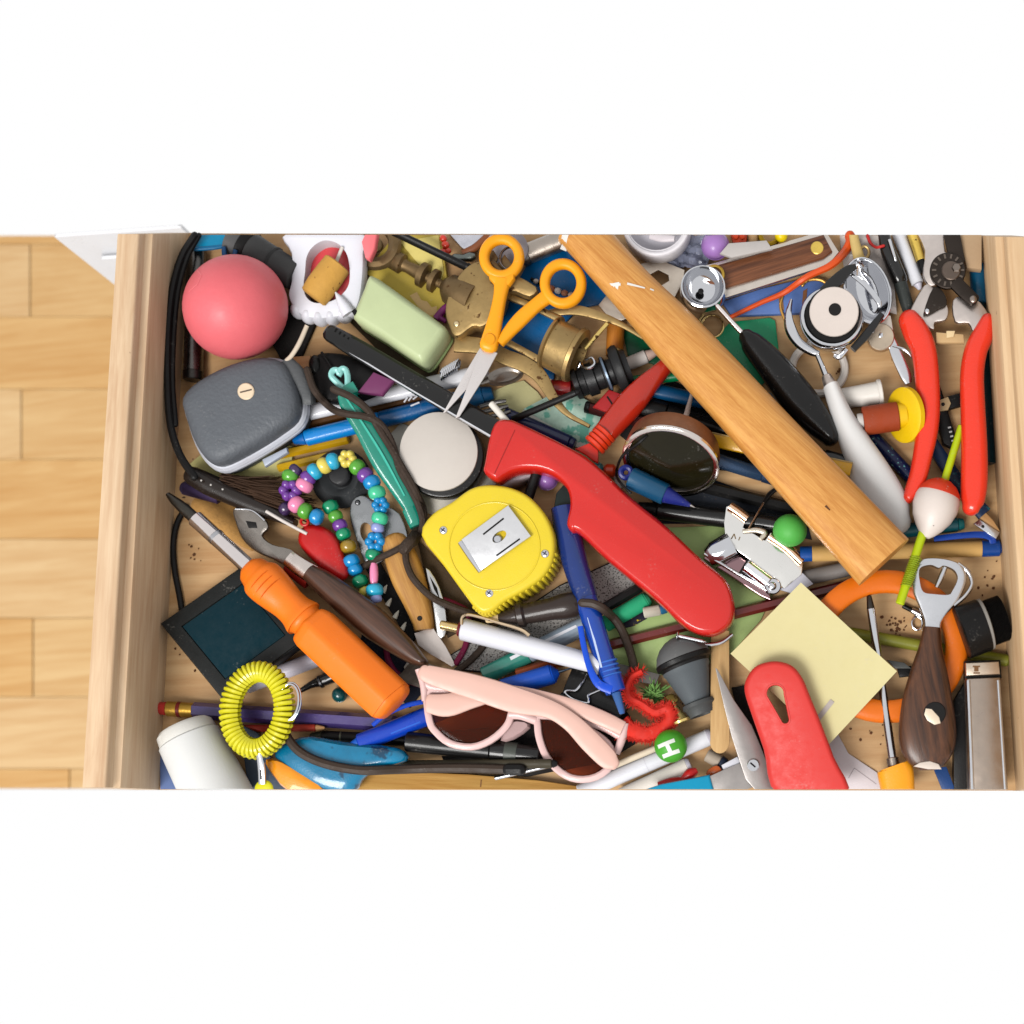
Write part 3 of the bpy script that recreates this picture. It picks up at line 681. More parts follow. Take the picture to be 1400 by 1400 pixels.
t.a('wire_loop', sweep([(803, 922, 1.8, 1), (796, 934, 1.8, 4), (788, 944, 1.8, 5), (776, 945, 1.8, 6), (774, 949, 1.8, 6), (785, 957, 2, 6), (803, 962, 2, 6), (806, 957, 1.8, 6), (805, 951, 1.8, 5), (814, 946, 1.8, 3), (828, 940, 1.6, 1)], n=8), CHROME(.15)); t.go()
sheet('grey_band', 'dark grey elastic band strip beside the green bristle tuft', 'band', [(826, 906), (850, 908), (902, 922), (896, 936), (838, 926)], M((104, 100, 96), .7), 5)
stick('purple_pencil', 'thick purple pencil with a gold ferrule and red eraser', 'pencil', (214, 968), (548, 990),
      [('eraser', 0, .045, 8.5, 9, M((190, 50, 42), .8)), ('ferrule', .043, .155, 10.5, 10.5, BRASS((176, 140, 60))), ('red_band', .085, .105, 11, 11, M((120, 30, 26), .4)), ('barrel', .15, .97, 11.5, 11.5, M((76, 62, 122), .32, coat=.4, var=.12), 6), ('end', .965, 1, 11, 9, M((60, 48, 100), .5), 6)])
stick('red_stick', 'thin red stick just below the purple pencil', 'stick', (322, 996), (444, 995), [('stick', 0, .9, 5, 5, M((168, 52, 34), .45)), ('end', .9, 1, 4.6, 2, M((196, 150, 100), .6))])
stick('thin_white_tube', 'short white tube emerging from under the orange screwdriver handle', 'tube', (336, 938), (440, 898), [('tube', .0, .94, 11, 11, WH2), ('rim', .93, 1, 11.6, 11.4, WHT)])
t = T('black_stylus', 'black tapered stylus tip beside the keyring', 'stylus', tilt=.1)
t.a('shaft', sweep([(408, 946, 3), (426, 936, 5), (440, 931, 8), (462, 922, 9)]), BLACK(.25, .5)); t.a('ring', cyl((436, 933, 0), (441, 931, 0), 9), STEEL((70, 70, 72))); t.go()
T('teal_bead', 'dark teal round bead beside the orange screwdriver handle', 'bead', tilt=0).a('teal_bead', join(ball(464, 950, 10), torus(464, 950, 9.4, 1.2)), M((6, 70, 72), .25, coat=.4)).go()
stick('slim_pen', 'slim dark pen lying beside the yellow coil bracelet and purple pencil', 'pen', (424, 1006), (560, 1012), [('barrel', .12, 1, 8, 8, BLACK(.4)), ('tip', 0, .12, 4, 7.5, M((70, 72, 60), .4)), ('band', .3, .33, 8.4, 8.4, M((80, 84, 70), .3, .5))])
t = T('highlighter', 'blue capped highlighter with a clip pointing at the sunglasses', 'highlighter', tilt=.12)
t.a('barrel', cyl((492, 1016, 0), (612, 968, 0), 13), M((14, 66, 186), .3, coat=.3)); t.a('tip', cyl((492, 1016, 0), (478, 1021, 0), 9, 5), M((20, 90, 190), .4))
t.a('clip', sweep([(512, 992, 3, 9), (530, 978, 3.2, 11), (556, 966, 3.4, 12), (580, 960, 3.4, 9)], h=2.2), M((18, 72, 196), .3))
t.a('embossed_panel', strip((536, 1000), (576, 984), 5, lambda x, y: 11.6, 4), M((44, 104, 214), .35)); t.go()
stick('fat_marker', 'black marker under the left sunglass lens', 'marker', (556, 1014), (742, 1034), [('barrel', 0, .62, 14, 14, BLACK(.35, .2)), ('cap', .62, .98, 15, 14.5, BLACK(.3, .4)), ('text_band', .72, .82, 15.2, 15.1, M((70, 74, 68), .4))])
stick('steel_knitting_needle', 'thin steel needle above the wooden ruler at the drawer front', 'needle', (676, 1064), (764, 1044), [('shaft', 0, .94, 3.2, 3.2, CHROME(.15)), ('point', .94, 1, 3, .6, CHROME(.15))])
stick('olive_rod', 'long dark olive rod below the black marker', 'rod', (520, 1046), (762, 1044), [('rod', 0, .97, 6.5, 6.5, M((64, 58, 44), .5)), ('tip', .97, 1, 6, 4, BLACK())])
stick('white_rod', 'long glossy white tube under the green lettered bead', 'tube', (792, 1084), (974, 1006), [('tube', 0, .97, 11.5, 11.5, WHT), ('seam', .5, .505, 11.8, 11.8, WH2), ('cap', .96, 1, 12, 11, WH2)])
stick('cream_stick', 'thin cream stick lying along the white tube', 'stick', (818, 1056), (906, 1019), [('stick', 0, .96, 4.5, 4.5, M((224, 208, 184), .6)), ('end', .95, 1, 4.4, 3.6, M((200, 180, 150), .7))])
stick('felt_pen', 'fat white pen end pointing at the wooden stick', 'pen', (842, 1092), (944, 1045), [('barrel', 0, .96, 11, 11, M((226, 218, 208), .4)), ('end', .95, 1, 10.6, 9, WH2)])
t = T('plastic_toy', 'small red plastic toy piece beside the blue scissor handle', 'toy', tilt=.1)
t.a('body', sweep([(900, 1074, 5), (918, 1070, 7), (936, 1068, 6)]), M((176, 20, 20), .3)); t.a('claw', sweep([(934, 1066, 5), (944, 1058, 8), (953, 1053, 4)]), M((186, 24, 22), .3)); t.go()
stick('grey_cap', 'grey rubber cap at the end of the flat wooden stick', 'stopper', (966, 1032), (992, 1046), [('cap', 0, .7, 9, 9, M((170, 156, 140), .6)), ('ring', .7, 1, 10, 9, M((30, 40, 60), .4))])  # small grey rubber cap with a dark ring
sheet('plastic_clip', 'small white plastic clip beside the scissor pivot', 'clip', [(986, 1046), (1008, 1034), (1016, 1046), (992, 1060)], M((220, 220, 228), .4), 8, 2)
sheet('amber_sweet', 'small translucent amber lozenge beside the blue scissor handle', 'lozenge', sm([(968, 1052), (980, 1046), (987, 1054), (978, 1062), (966, 1060)], 3, True), M((176, 80, 24), .25), 8, 3)
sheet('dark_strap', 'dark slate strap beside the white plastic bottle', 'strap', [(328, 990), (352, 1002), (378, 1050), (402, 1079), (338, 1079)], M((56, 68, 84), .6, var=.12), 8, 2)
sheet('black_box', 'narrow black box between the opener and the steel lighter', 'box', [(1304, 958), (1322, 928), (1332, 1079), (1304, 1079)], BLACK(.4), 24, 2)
sheet('blue_strip', 'navy blue plastic strip at the foot of the wooden opener handle', 'strip', [(1276, 1050), (1294, 1048), (1306, 1079), (1288, 1079)], M((22, 62, 118), .4), 6, 1.2)

# ================================================================== middle layer
# --- top left corner
t = T('turquoise_lid', 'turquoise plastic lid in the far left corner', 'box', tilt=.1)  # turquoise plastic lid, only its top and rim are built
t.a('top', prism([(260, 340), (274, 316), (330, 316), (314, 336)], 12, 3), M((0, 134, 176), .35, var=.15)); t.a('rim', sweep([(260, 340, 3, -2), (290, 338, 3, -2), (316, 334, 3, -2)]), M((0, 104, 150), .35)); t.go()
stick('hose_fitting', 'dark grey rubber hose fitting behind the pink ball', 'hose fitting', (318, 328), (404, 378),
      [('body', .28, 1, 24, 20, M((66, 66, 66), .5)), ('ridge', .18, .3, 27, 26, BLACK(.5)), ('neck', 0, .2, 25, 25, M((84, 84, 84), .5)), ('ring', .62, .67, 23.5, 23, M((50, 50, 50), .5))], n=24)
t = T('blue_clip', 'small blue plastic loop behind the pink ball', 'clip', tilt=.1); t.a('blue_clip', sweep([(306, 338, 3), (308, 352, 3.5), (318, 356, 3), (322, 342, 3)]), M((0, 62, 106), .4)); t.go()
t = T('rubber_ball', 'pink rubber ball in the far left corner beside the grey case', 'ball', tilt=0, q=.86)
t.a('ball', ball(322, 420, 71.5, n=40, m=24), M((226, 108, 115), .48, bump=.25, bs=350., var=.10, vs=30., sss=.12), rig=(322, 420))
zb_ = lambda x, y: math.sqrt(max(0, 71.5**2-(x-322)**2-(y-420)**2))
t.a('mould_seam', join(strip((284, 382), (297, 396), .7, zb_, 4, .25), strip((297, 396), (293, 409), .6, zb_, 3, .25), strip((293, 409), (276, 416), .8, zb_, 4, .25)), M((240, 124, 130), .5), rig=(322, 420)); t.go()

# vampire teeth, gum and cork
t = T('pink_novelty', 'pink moulded plastic piece showing through the white vampire teeth', 'toy', tilt=.05, q=.5)
t.a('pink_novelty', stack(sm([(414, 372), (420, 345), (440, 328), (466, 330), (482, 350), (482, 388), (462, 412), (426, 408)], 3, True), [(0, -22), (0, -8), (0, -3, .95), (0, 0, .82), (0, 2, .5)]), M((236, 84, 90), .35, coat=.2)); t.go()
t = T('cork', 'short wine cork lying inside the white vampire teeth', 'cork', tilt=.05)
t.a('cork', lathe((462, 360, 0), (428, 407, 0), [(0, 16), (.03, 18.5), (.3, 19.5), (.7, 20), (.97, 18.5), (1, 16)], 28), M((206, 156, 74), .85, bump=.5, bs=300., var=.16, vs=90., spots=((110, 66, 24), 330., .34))); t.go()
t = T('vampire_teeth', 'white plastic novelty vampire teeth around a cork', 'toy teeth', tilt=.1, q=.85)
to = sm([(390, 318), (397, 345), (397, 382), (393, 402), (400, 420), (412, 431), (426, 435), (440, 436), (456, 434), (472, 431), (484, 426), (492, 408), (496, 378), (497, 345), (494, 318)], 4, True)
ti = sm([(417, 372), (419, 352), (427, 338), (442, 329), (460, 332), (473, 345), (478, 366), (477, 388), (468, 402), (452, 412), (430, 414), (418, 405), (415, 390)], 4, True)
TW = M((232, 232, 240), .4, var=.02, sss=.05, bump=.08)
t.a('tray', prism(to, 26, 6, 0, holes=[ti]), TW)
for k, (x, y, r) in enumerate([(404, 420, 11), (418, 427, 11), (434, 430, 11.5), (450, 429, 11), (466, 426, 11)]): t.a('tooth', ball(x, y, r, -15, rz=16, n=18, m=12), TW)
t.a('fang', lathe((477, 429, -1), (460, 401, 5), [(0, 10), (.3, 9), (.7, 5), (1, .8)], 14), TW); t.go()
# zip pull of the case
# --- brass bottle-cork tool
BR = BRASS(); BRD = BRASS((112, 92, 64), .45)
t = T('brass_ring', 'tarnished brown brass ring behind the pale green box', 'ring', tilt=.08, q=.6)
t.a('ring', torus(513, 334, 27, 9, n=32), BRD); t.a('boss', cyl((513, 334, -6), (513, 334, 2), 10), BRD); t.go()
t = T('pink_eraser', 'small pink angular eraser beside the vampire teeth', 'eraser', tilt=.1)
t.a('pink_eraser', prism([(494, 330), (500, 316), (516, 316), (512, 340), (505, 355), (499, 352)], 14, 2.5), M((244, 120, 126), .5)); t.go()
t = T('brass_corkscrew', 'antique brass corkscrew with turned shaft, round plate and long frame arms', 'corkscrew', tilt=.1, q=.88)
t.a('shaft', lathe((532, 352, 0), (646, 411, 0), [(0, 11), (.02, 13), (.16, 14), (.18, 9), (.22, 8), (.36, 10), (.38, 17), (.44, 17), (.46, 7), (.50, 7), (.515, 16), (.565, 16), (.58, 6), (.63, 6), (.66, 12), (.72, 20), (.86, 23), (1, 24)], 24), BRD)
t.a('plate', prism(sm([(612, 430), (619, 402), (637, 374), (660, 362), (686, 371), (736, 397), (727, 412), (700, 404), (690, 430), (664, 452), (650, 452), (629, 466), (618, 455)], 3, True), 26, 5, 18), BR)
t.a('rivet', ball(628, 449, 4.5, 18, rz=3, n=12, m=8), BRASS((210, 190, 150), .25))
t.a('arm', sweep([(622, 470, 12), (660, 474, 11), (690, 488, 11), (716, 498, 11), (738, 514, 10), (756, 543, 7), (776, 566, 4), (806, 583, 2.5)], h=3.5, e=4, n=12), BR)
t.a('arm', sweep([(696, 406, 4.5), (730, 420, 4.5), (768, 438, 5)], h=4, e=4), BR)
t.a('arm', sweep([(690, 466, 4.5), (716, 480, 4.5), (744, 496, 5)], h=4, e=4), BR)
t.a('pointer', sweep([(752, 428, 5), (786, 424, 7), (820, 432, 6), (850, 444, 4), (880, 462, 3)], h=2.5, e=3), BR)
t.a('collar', lathe((750, 467, 0), (792, 488, 0), [(0, 30), (.03, 36), (.12, 38), (.16, 34), (.8, 35), (.84, 39), (.95, 38), (1, 32), (1, 28), (.6, 26)], 36), BR)
t.a('pin', cyl((800, 480, 8), (832, 444, 8), 3), BRASS((206, 180, 110), .25)); t.go()
t = T('silver_tube', 'short scratched silver tube behind the orange scissors', 'tube', tilt=.1)
t.a('tube', cyl((716, 349, 0), (770, 328, 0), 13.5), STEEL((170, 160, 150), .3)); t.a('cap', cyl((712, 351, 0), (722, 346.5, 0), 14.6), STEEL((120, 116, 112), .3)); t.go()
t = T('bead_pin', 'dark pin strung with white and copper beads on the blue folder', 'pin', tilt=.1)
t.a('wire', sweep([(726, 381, 2.4), (756, 395, 2.4), (792, 408, 2.4)]), BLACK())
for k, (x, y, r, c) in enumerate([(733, 385, 3.4, (226, 216, 206)), (744, 390, 4, (230, 224, 220)), (754, 395, 4.6, (170, 104, 76)), (763, 398, 4.2, (230, 220, 214)), (772, 401, 4.2, (180, 120, 90)), (781, 404, 4, (228, 200, 180))]): t.a('bead', ball(x, y, r*1.2, 1, ry=r, n=12, m=8), M(c, .3))
t.go()
t = T('chrome_clamp', 'silver clamp jaw behind the orange scissors', 'clamp', tilt=.1)
t.a('jaw', prism([(612, 318), (664, 318), (656, 334), (642, 346), (630, 338)], 12, 3), STEEL((196, 196, 204), .25)); t.a('leather_edge', sweep([(632, 346, 4), (650, 338, 5), (668, 322, 5)]), M((130, 74, 40), .5))
t.a('screw', lathe((617, 356), (650, 350), [(0, 6), (.2, 8), (.5, 5), (.8, 7), (1, 4)], 12), STEEL((110, 116, 112), .3)); t.go()
T('red_beads', 'cluster of glossy orange red beads beside the ochre pad', 'beads', tilt=0).a('red_beads', join(ball(606, 326, 5), ball(609, 335, 5.5), ball(606, 345, 5), ball(613, 343, 4)), M((214, 58, 34), .25, coat=.5)).go()
t = T('paper_disc', 'grey paper disc seen through the orange scissor ring', 'paper', tilt=.05); t.a('grey_pouch', prism(ell(692, 340, 30, 28), 4, 1), M((160, 152, 156), .6)); t.go()
t = T('brass_hook', 'two folded brass petals inside the orange scissor ring', 'hook', tilt=.06)
t.a('petal', prism([(664, 350), (674, 341), (681, 352), (676, 364), (668, 362)], 5, 1.5), BRD); t.a('petal', prism([(680, 362), (690, 348), (700, 362), (694, 378), (684, 376)], 5, 1.5, 2), BRD); t.a('stem', sweep([(672, 360, 6), (684, 372, 6), (690, 380, 5)]), BRD); t.go()
T('wire_ring', 'thin steel split ring inside the orange scissor ring', 'ring', tilt=.1).a('wire_ring', join(torus(700, 354, 16, 1.3), torus(700, 354, 16, 1.3, z=2.4)), STEEL((120, 118, 120), .2)).go()
t = T('purple_clip', 'small purple plastic clip beside the pale green box', 'clip', tilt=.1, q=.6); t.a('purple_clip', join(sweep([(596, 436, 5), (606, 424, 5), (612, 418, 4)]), sweep([(604, 424, 3), (600, 432, 4), (610, 440, 3)])), M((130, 40, 110), .4)); t.go()
t = T('steel_spring', 'steel spring beside the end of the pale green box', 'spring', tilt=.08)
sp = [(604+k*.42+8*math.sin(k*.9)*.35, 512-k*.25-8*math.sin(k*.9), 1.6, 8*math.cos(k*.9)) for k in range(56)]
t.a('steel_spring', sweep(sp, n=6, sub=1), CHROME(.2)); t.go()
T('teaspoon', 'small grey metal spoon bowl beside the brass arm', 'spoon', tilt=.1).a('bowl', stack(ell(690, 514, 26, 12, 24, -12), [(4, -8, .8), (0, -3), (0, 0), (3, -1), (5, -4, .9)]), STEEL((120, 114, 108), .35)).a('handle', sweep([(668, 518, 5), (652, 524, 4), (636, 530, 4)], h=2), STEEL((120, 114, 108), .35)).go()

# --- top centre
t = T('white_cup', 'white plastic cup lying open at the far edge behind the hammer handle', 'cup', tilt=.06)
t.a('wall', prism(ell(897, 307, 46, 44, 40), 30, 3, holes=[ell(897, 305, 39, 37, 36)]), M((222, 218, 222), .35, var=.04)); t.a('base', prism(ell(897, 307, 44, 42, 36), 4, 1, -25), M((200, 196, 204), .4))
t.a('rim', torus(897, 307, 43, 3.4, 41, z=0), M((230, 226, 230), .3)); t.a('spoon', sweep([(888, 318, 5, -10), (905, 322, 6, -8), (922, 324, 4, -6)], h=3), M((214, 206, 210), .35)); t.go()
T('lavender_egg', 'lavender plastic egg beside the clear plastic bag', 'egg', tilt=0).a('half', ball(978, 336, 18.5, ry=19.5, n=24, m=14), M((166, 122, 190), .4, coat=.2), rig=(978, 336)).a('seam_ring', torus(978, 336, 18.4, .8, 19.4), M((140, 98, 168), .4)).go()
for (nm, lb, ct, m_, mt) in [
    ('orange_block', 'orange red toy brick behind the pocket knife', 'brick', join(prism([(998, 316), (1022, 316), (1020, 332), (1002, 332)], 14, 2), cyl((1006, 324, -1), (1006, 324, 4), 4), cyl((1015, 324, -1), (1015, 324, 4), 4)), M((206, 66, 20), .35)),
    ('tan_peg', 'tan wooden peg behind the pocket knife', 'peg', sweep([(1030, 316, 8), (1030, 332, 7), (1024, 342, 5)]), W((190, 146, 96), (212, 172, 122), 80)),
    ('brass_washer', 'olive brass washer ring behind the pocket knife', 'washer', torus(1052, 322, 12, 4), BRASS((150, 120, 30))),
    ('yellow_bead', 'bright yellow bead behind the pocket knife', 'bead', ball(1068, 322, 9), M((236, 206, 10), .3))]:
    T(nm, lb, ct, tilt=.05).a(nm, m_, mt).go()
t = T('fitting_strip', 'pale grey plastic fitting strip behind the pocket knife', 'fitting', tilt=.05); t.a('grey_fittings', prism([(984, 346), (996, 332), (1048, 328), (1056, 340), (1000, 352)], 8, 2), M((190, 184, 180), .5)); t.go()
t = T('plastic_holder', 'periwinkle blue plastic holder under the orange rubber cord', 'holder', tilt=.06)
t.a('plate', prism([(986, 412), (1040, 394), (1098, 380), (1136, 384), (1142, 408), (1100, 428), (1050, 430), (1000, 432)], 10, 3), M((92, 122, 184), .4, var=.12))
t.a('slot', prism([(1098, 398), (1104, 394), (1102, 418), (1096, 422)], 3, .6, 1), M((130, 84, 50), .6)); t.a('slot', prism([(1064, 406), (1070, 404), (1072, 424), (1067, 426)], 3, .6, 1), M((150, 110, 70), .6)); t.go()
T('gold_wire', 'curved gold wire loop on the blue plastic holder', 'wire', tilt=.08).a('gold_wire', join(torus(1114, 392, 17, 2.2, 10, a0=190, a1=350), sweep([(1070, 404, 2), (1067, 420, 2), (1074, 440, 2)])), BRASS((196, 150, 80))).go()
t = T('opener_plate', 'flat steel opener plate with a six sided hole under the hammer handle', 'bottle opener', tilt=.1)
t.a('plate', prism([(818, 417), (830, 402), (850, 394), (877, 360), (900, 354), (936, 369), (934, 384), (920, 412), (850, 438), (834, 436)], 5, 1, holes=[[(889, 375), (900, 369), (914, 376), (915, 384), (905, 390), (893, 386)]]), STEEL((204, 192, 178), .4)); t.go()
t = T('amber_dowel', 'amber wooden dowel standing between the brass collar and hammer handle', 'dowel', tilt=.1, q=.6)
t.a('dowel', cyl((842, 442, 0), (840, 488, 0), 12), W((168, 96, 20), (196, 124, 40), 88)); t.a('band', cyl((842, 478, 0), (841, 484, 0), 12.6), BRASS()); t.go()
t = T('white_crayon', 'white crayon stub with a worn end beside the black spool', 'crayon', tilt=.1)
t.a('paper_wrap', cyl((858, 498, 0), (884, 487, 0), 9), M((222, 214, 208), .6)); t.a('tip', cyl((884, 487, 0), (902, 479, 0), 7.5, 4), M((220, 190, 176), .6)); t.go()
RD = M((150, 28, 30), .3, coat=.3)
T('red_cap', 'dark red plastic cap below the brass collar', 'stopper', tilt=.05, q=.7).a('cap', cyl((756, 531, 0), (782, 531, 0), 11), RD).a('rim', cyl((754, 531, 0), (759, 531, 0), 12), RD).go()  # dark red plastic cap with a wider rim
T('plastic_wedge', 'dark red plastic wedge under the black spool', 'wedge', tilt=.08).a('wedge', prism([(810, 556), (832, 532), (854, 540), (846, 566), (826, 562)], 9, 2), M((168, 34, 36), .35)).a('slit', strip((830, 542), (838, 554), 1.2, flat0, 2), BLACK()).go()

# --- black pouch, purple bit, long black knife, white rod
t = T('black_pouch', 'soft black leather pouch beside the tan wooden block', 'pouch', tilt=.1)
t.a('pouch', stack(sm([(424, 500), (430, 484), (446, 480), (476, 484), (508, 500), (524, 520), (506, 538), (466, 548), (438, 544), (426, 522)], 3, True), [(6, -26), (0, -20), (0, -8), (3, -3), (10, 0)]), BLACK(.55))
t.a('seam', sweep([(440, 482, 2, 1), (452, 500, 2, 3), (462, 520, 2, 2)]), BLACK(.4)); t.a('zip_end', ball(430, 498, 9, -4, ry=14, n=14, m=10), BLACK(.3)); t.go()
t = T('purple_eraser', 'dull purple eraser between the black pouch and white pen', 'eraser', tilt=.1); t.a('purple_eraser', prism([(488, 536), (510, 508), (538, 520), (522, 540)], 12, 3), M((112, 48, 92), .6)); t.go()

stick('black_tube', 'black rubber tube lying across the ochre sticky notes', 'tube', (536, 316), (644, 368), [('tube', 0, .95, 5.5, 5.5, BLACK(.4)), ('end_plug', .94, 1, 6.5, 6, BLACK(.3))], tilt=.2)
t = T('thin_stick', 'thin white stick beside the cork inside the vampire teeth', 'stick', tilt=.1, q=.9); t.a('cork_stick', sweep([(468, 338, 2.4), (464, 348, 2.4), (460, 358, 2.4)]), M((220, 212, 204), .5)); t.go()

# --- left: cable, brush, ink pad, bottle, coil
t = T('black_cable', 'thin black cable curling along the left drawer wall', 'cable')
t.a('loop', drape([(266, 322), (248, 352), (236, 395), (230, 450), (229, 520), (233, 580), (246, 622), (266, 652)], 6, zlow=.026), BLACK(.45), world=True)
t.a('strand', drape([(272, 322), (256, 352), (244, 395), (238, 450), (236, 520), (240, 580)], 4.5, zlow=.024), BLACK(.45), world=True)
t.a('tail', drape([(254, 694), (242, 716), (237, 745), (239, 780), (245, 812), (249, 836)], 5), BLACK(.45), world=True); t.go()
stick('purple_crayon', 'dark purple crayon end against the left drawer wall', 'crayon', (248, 666), (300, 680), [('stick', .08, 1, 9.5, 9.5, M((62, 48, 84), .5)), ('worn_end', 0, .09, 7, 9.2, M((70, 56, 92), .7))])
t = T('shoe_brush', 'shoe brush with studded black handle and dark brown bristles', 'brush', tilt=.1)
t.a('handle', sweep([(262, 650, 13), (285, 662, 15), (315, 676, 14), (345, 690, 12), (378, 704, 9), (404, 716, 6)], h=10, r0=True), BLACK(.3, .3, (36, 28, 24)))
for (x, y) in ((279, 659), (292, 665), (308, 671)): t.a('stud', ball(x, y, 1.6, 9.5, n=8, m=6), M((210, 205, 200), .3))
fb = []
for k in range(230):
    u = rng.random(); x0_, y0_ = 300+u*62+rng.normal(0, 3), 652+u*30+rng.normal(0, 4); L = rng.uniform(55, 82); a = math.radians(rng.uniform(2, 22)); z0 = rng.uniform(-8, 9)
    fb.append(sweep([(x0_, y0_, 1.2, z0), (x0_+L*.5*math.cos(a), y0_+L*.5*math.sin(a), 1.1, z0+rng.uniform(-1, 2)), (x0_+L*math.cos(a), y0_+L*math.sin(a)+rng.normal(0, 3), .5, z0-2)], n=4, sub=2))
t.a('bristles', join(*fb), M((62, 42, 28), .6, var=.5, vs=60.), kind='stuff'); t.go()
t = T('ink_pad', 'dark teal ink pad in a black plastic tray', 'ink pad', tilt=.08)
fo = [(217, 852), (335, 769), (421, 872), (304, 958)]
t.a('tray', prism(fo, 26, 3, -3), BLACK(.45, c=(28, 30, 30)))
t.a('rim', prism(offs(fo, 2), 5, 1.5, 0, holes=[offs(fo, 21)]), BLACK(.4, c=(32, 34, 34)))
t.a('pad', prism(offs(fo, 22), 6, 1.2, -.5), M((0, 40, 50), .85, bump=.3, bs=1500., var=.05)); t.go()
t = T('white_bottle', 'white plastic bottle with a stepped lid lying against the drawer wall', 'bottle', tilt=.05)
t.a('lid', lathe((250, 993, 0), (258, 1009, 0), [(0, 34), (.25, 38.5), (.9, 40), (1, 38)], 36), M((230, 228, 222), .45, var=.03)); t.a('body', lathe((257.5, 1008, 0), (312, 1116, 0), [(0, 39), (.02, 42), (.6, 45), (1, 46)], 36), M((224, 224, 222), .4, var=.03)); t.go()
t = T('painted_bird', 'glossy teal blue and orange painted wooden parrot at the drawer front', 'figurine', tilt=.05)
t.a('body', stack(sm([(372, 1034), (386, 1016), (420, 1006), (470, 1014), (540, 1022), (552, 1040), (500, 1058), (478, 1084), (440, 1084), (400, 1062)], 3, True), [(0, -30, .92), (0, -20), (0, -10), (0, -3, .95), (0, 2, .82), (0, 4, .5)]), M((0, 116, 156), .25, coat=.5, var=.35, vs=40., spots=((8, 66, 96), 60., .42)))
t.a('beak', stack(sm([(362, 1044), (376, 1037), (408, 1054), (450, 1084), (396, 1084)], 3, True), [(0, -22, .95), (0, -14), (0, -4), (0, 2, .85), (0, 4, .5)]), M((238, 150, 14), .3, coat=.4, var=.2)); t.go()
t = T('rubber_hose', 'dark brown rubber tube curving over the teal painted bird', 'tube')
t.a('hose', drape([(384, 986), (392, 1006), (410, 1028), (444, 1044), (492, 1053), (540, 1052), (620, 1050), (700, 1052)], 6.5), M((62, 50, 42), .5), world=True)
t.a('end_collar', drape([(694, 1052), (704, 1052), (712, 1052)], 8), BLACK(.4), world=True); t.go()
T('wooden_spatula', 'pale wooden spatula blade along the drawer front', 'spatula', tilt=.06, q=.75).a('blade', prism([(468, 1084), (500, 1058), (560, 1055), (640, 1058), (735, 1066), (848, 1084)], 14, 3), W((186, 134, 64), (214, 168, 96), -2, 8, 90)).a('ink_line', strip((658, 1066), (657, 1076), .8, flat0, 2), M((120, 80, 40), .7)).go()
t = T('coil_bracelet', 'bright yellow spiral coil key bracelet beside the white bottle', 'key bracelet', tilt=.1)
N = 46*12; hx = []
for k in range(N):
    u = 2*math.pi*k/N; v = u*46; c, s = math.cos(u), math.sin(u); rx, ry = 37, 53
    nx, ny = c*ry, s*rx; l = math.hypot(nx, ny); nx /= l; ny /= l
    x, y = rx*c+12*math.cos(v)*nx, ry*s+12*math.cos(v)*ny; al = math.radians(6)
    hx.append((352+x*math.cos(al)-y*math.sin(al), 971+x*math.sin(al)+y*math.cos(al), 3.3, 12*math.sin(v)))
t.a('coil', sweep(hx, n=6, sub=1, closed=True), M((214, 206, 36), .3, coat=.3, var=.04))
t.a('split_ring', torus(398, 960, 15, 1.6, 26, z=6, ang=8), CHROME(.12)); t.a('split_ring', torus(397, 961, 14, 1.6, 25, z=9, ang=8), CHROME(.12))
t.a('clasp', sweep([(357, 1030, 4, 8), (360, 1050, 5, 7), (360, 1072, 5, 4)], h=3, e=3), CHROME(.2)); t.a('clasp_slot', strip((359.5, 1040), (360, 1066), 1., lambda x, y: 9.2, 4), BLACK())
t.a('fob', ball(361, 1079, 13, 0, rz=5, n=18, m=10), M((214, 208, 30), .35)); t.go()

# --- case
t = T('zip_case', 'dark grey hard shell case with silver rim and round cream badge', 'case', tilt=.1, q=.8)
cl = sm([(244, 541), (267, 517), (314, 493), (358, 484), (386, 494), (401, 525), (405, 548), (399, 570), (377, 588), (346, 608), (306, 629), (287, 631), (272, 620), (259, 598), (249, 568)], 3, True)
LE = M((92, 96, 102), .48, bump=.9, bs=420., var=.08)
t.a('lid', stack(cl, [(2, -32), (0, -28), (0, -20), (0, -12, .98), (0, -6, .945), (0, -2, .885), (0, 0.6, .79), (0, 2.2, .62), (0, 2.8, .35)]), LE)
t.a('rim', stack(cl, [(-3, -46), (-5.5, -43), (-5.5, -39), (-4, -37), (-4, -35), (-5, -33), (-2, -29), (3, -28)]), M((176, 178, 186), .35, .3, var=.05))
t.a('body', stack(cl, [(8, -80), (2, -74), (-2, -62), (-4, -46), (-2, -44)]), M((64, 70, 76), .5, bump=.6, bs=420.))
t.a('latch', prism([(346, 620), (380, 603), (382, 610), (350, 630)], 10, 2, -34), M((150, 156, 168), .35, .2))
t.a('hinge', sweep([(384, 488, 10, -24), (402, 508, 11, -22), (413, 534, 9, -24), (414, 546, 8, -27)], h=10, e=3), M((84, 86, 88), .5, bump=.6, bs=420.))
t.a('badge', cyl((337.5, 536, 0), (337.5, 536, 5), 11.5, n=28), M((206, 186, 160), .35, .3)); t.a('badge_script', join(strip((330, 538), (338, 536), .9, lambda x, y: 5, 3), strip((338, 536), (346, 534), .9, lambda x, y: 5, 3)), M((92, 78, 66), .5), under='badge')
t.a('zip_cord', sweep([(382, 491, 3, -18), (394, 482, 3, -14), (406, 466, 3.2, -10), (418, 443, 3, -6)], h=3), M((212, 196, 176), .7)); t.go()

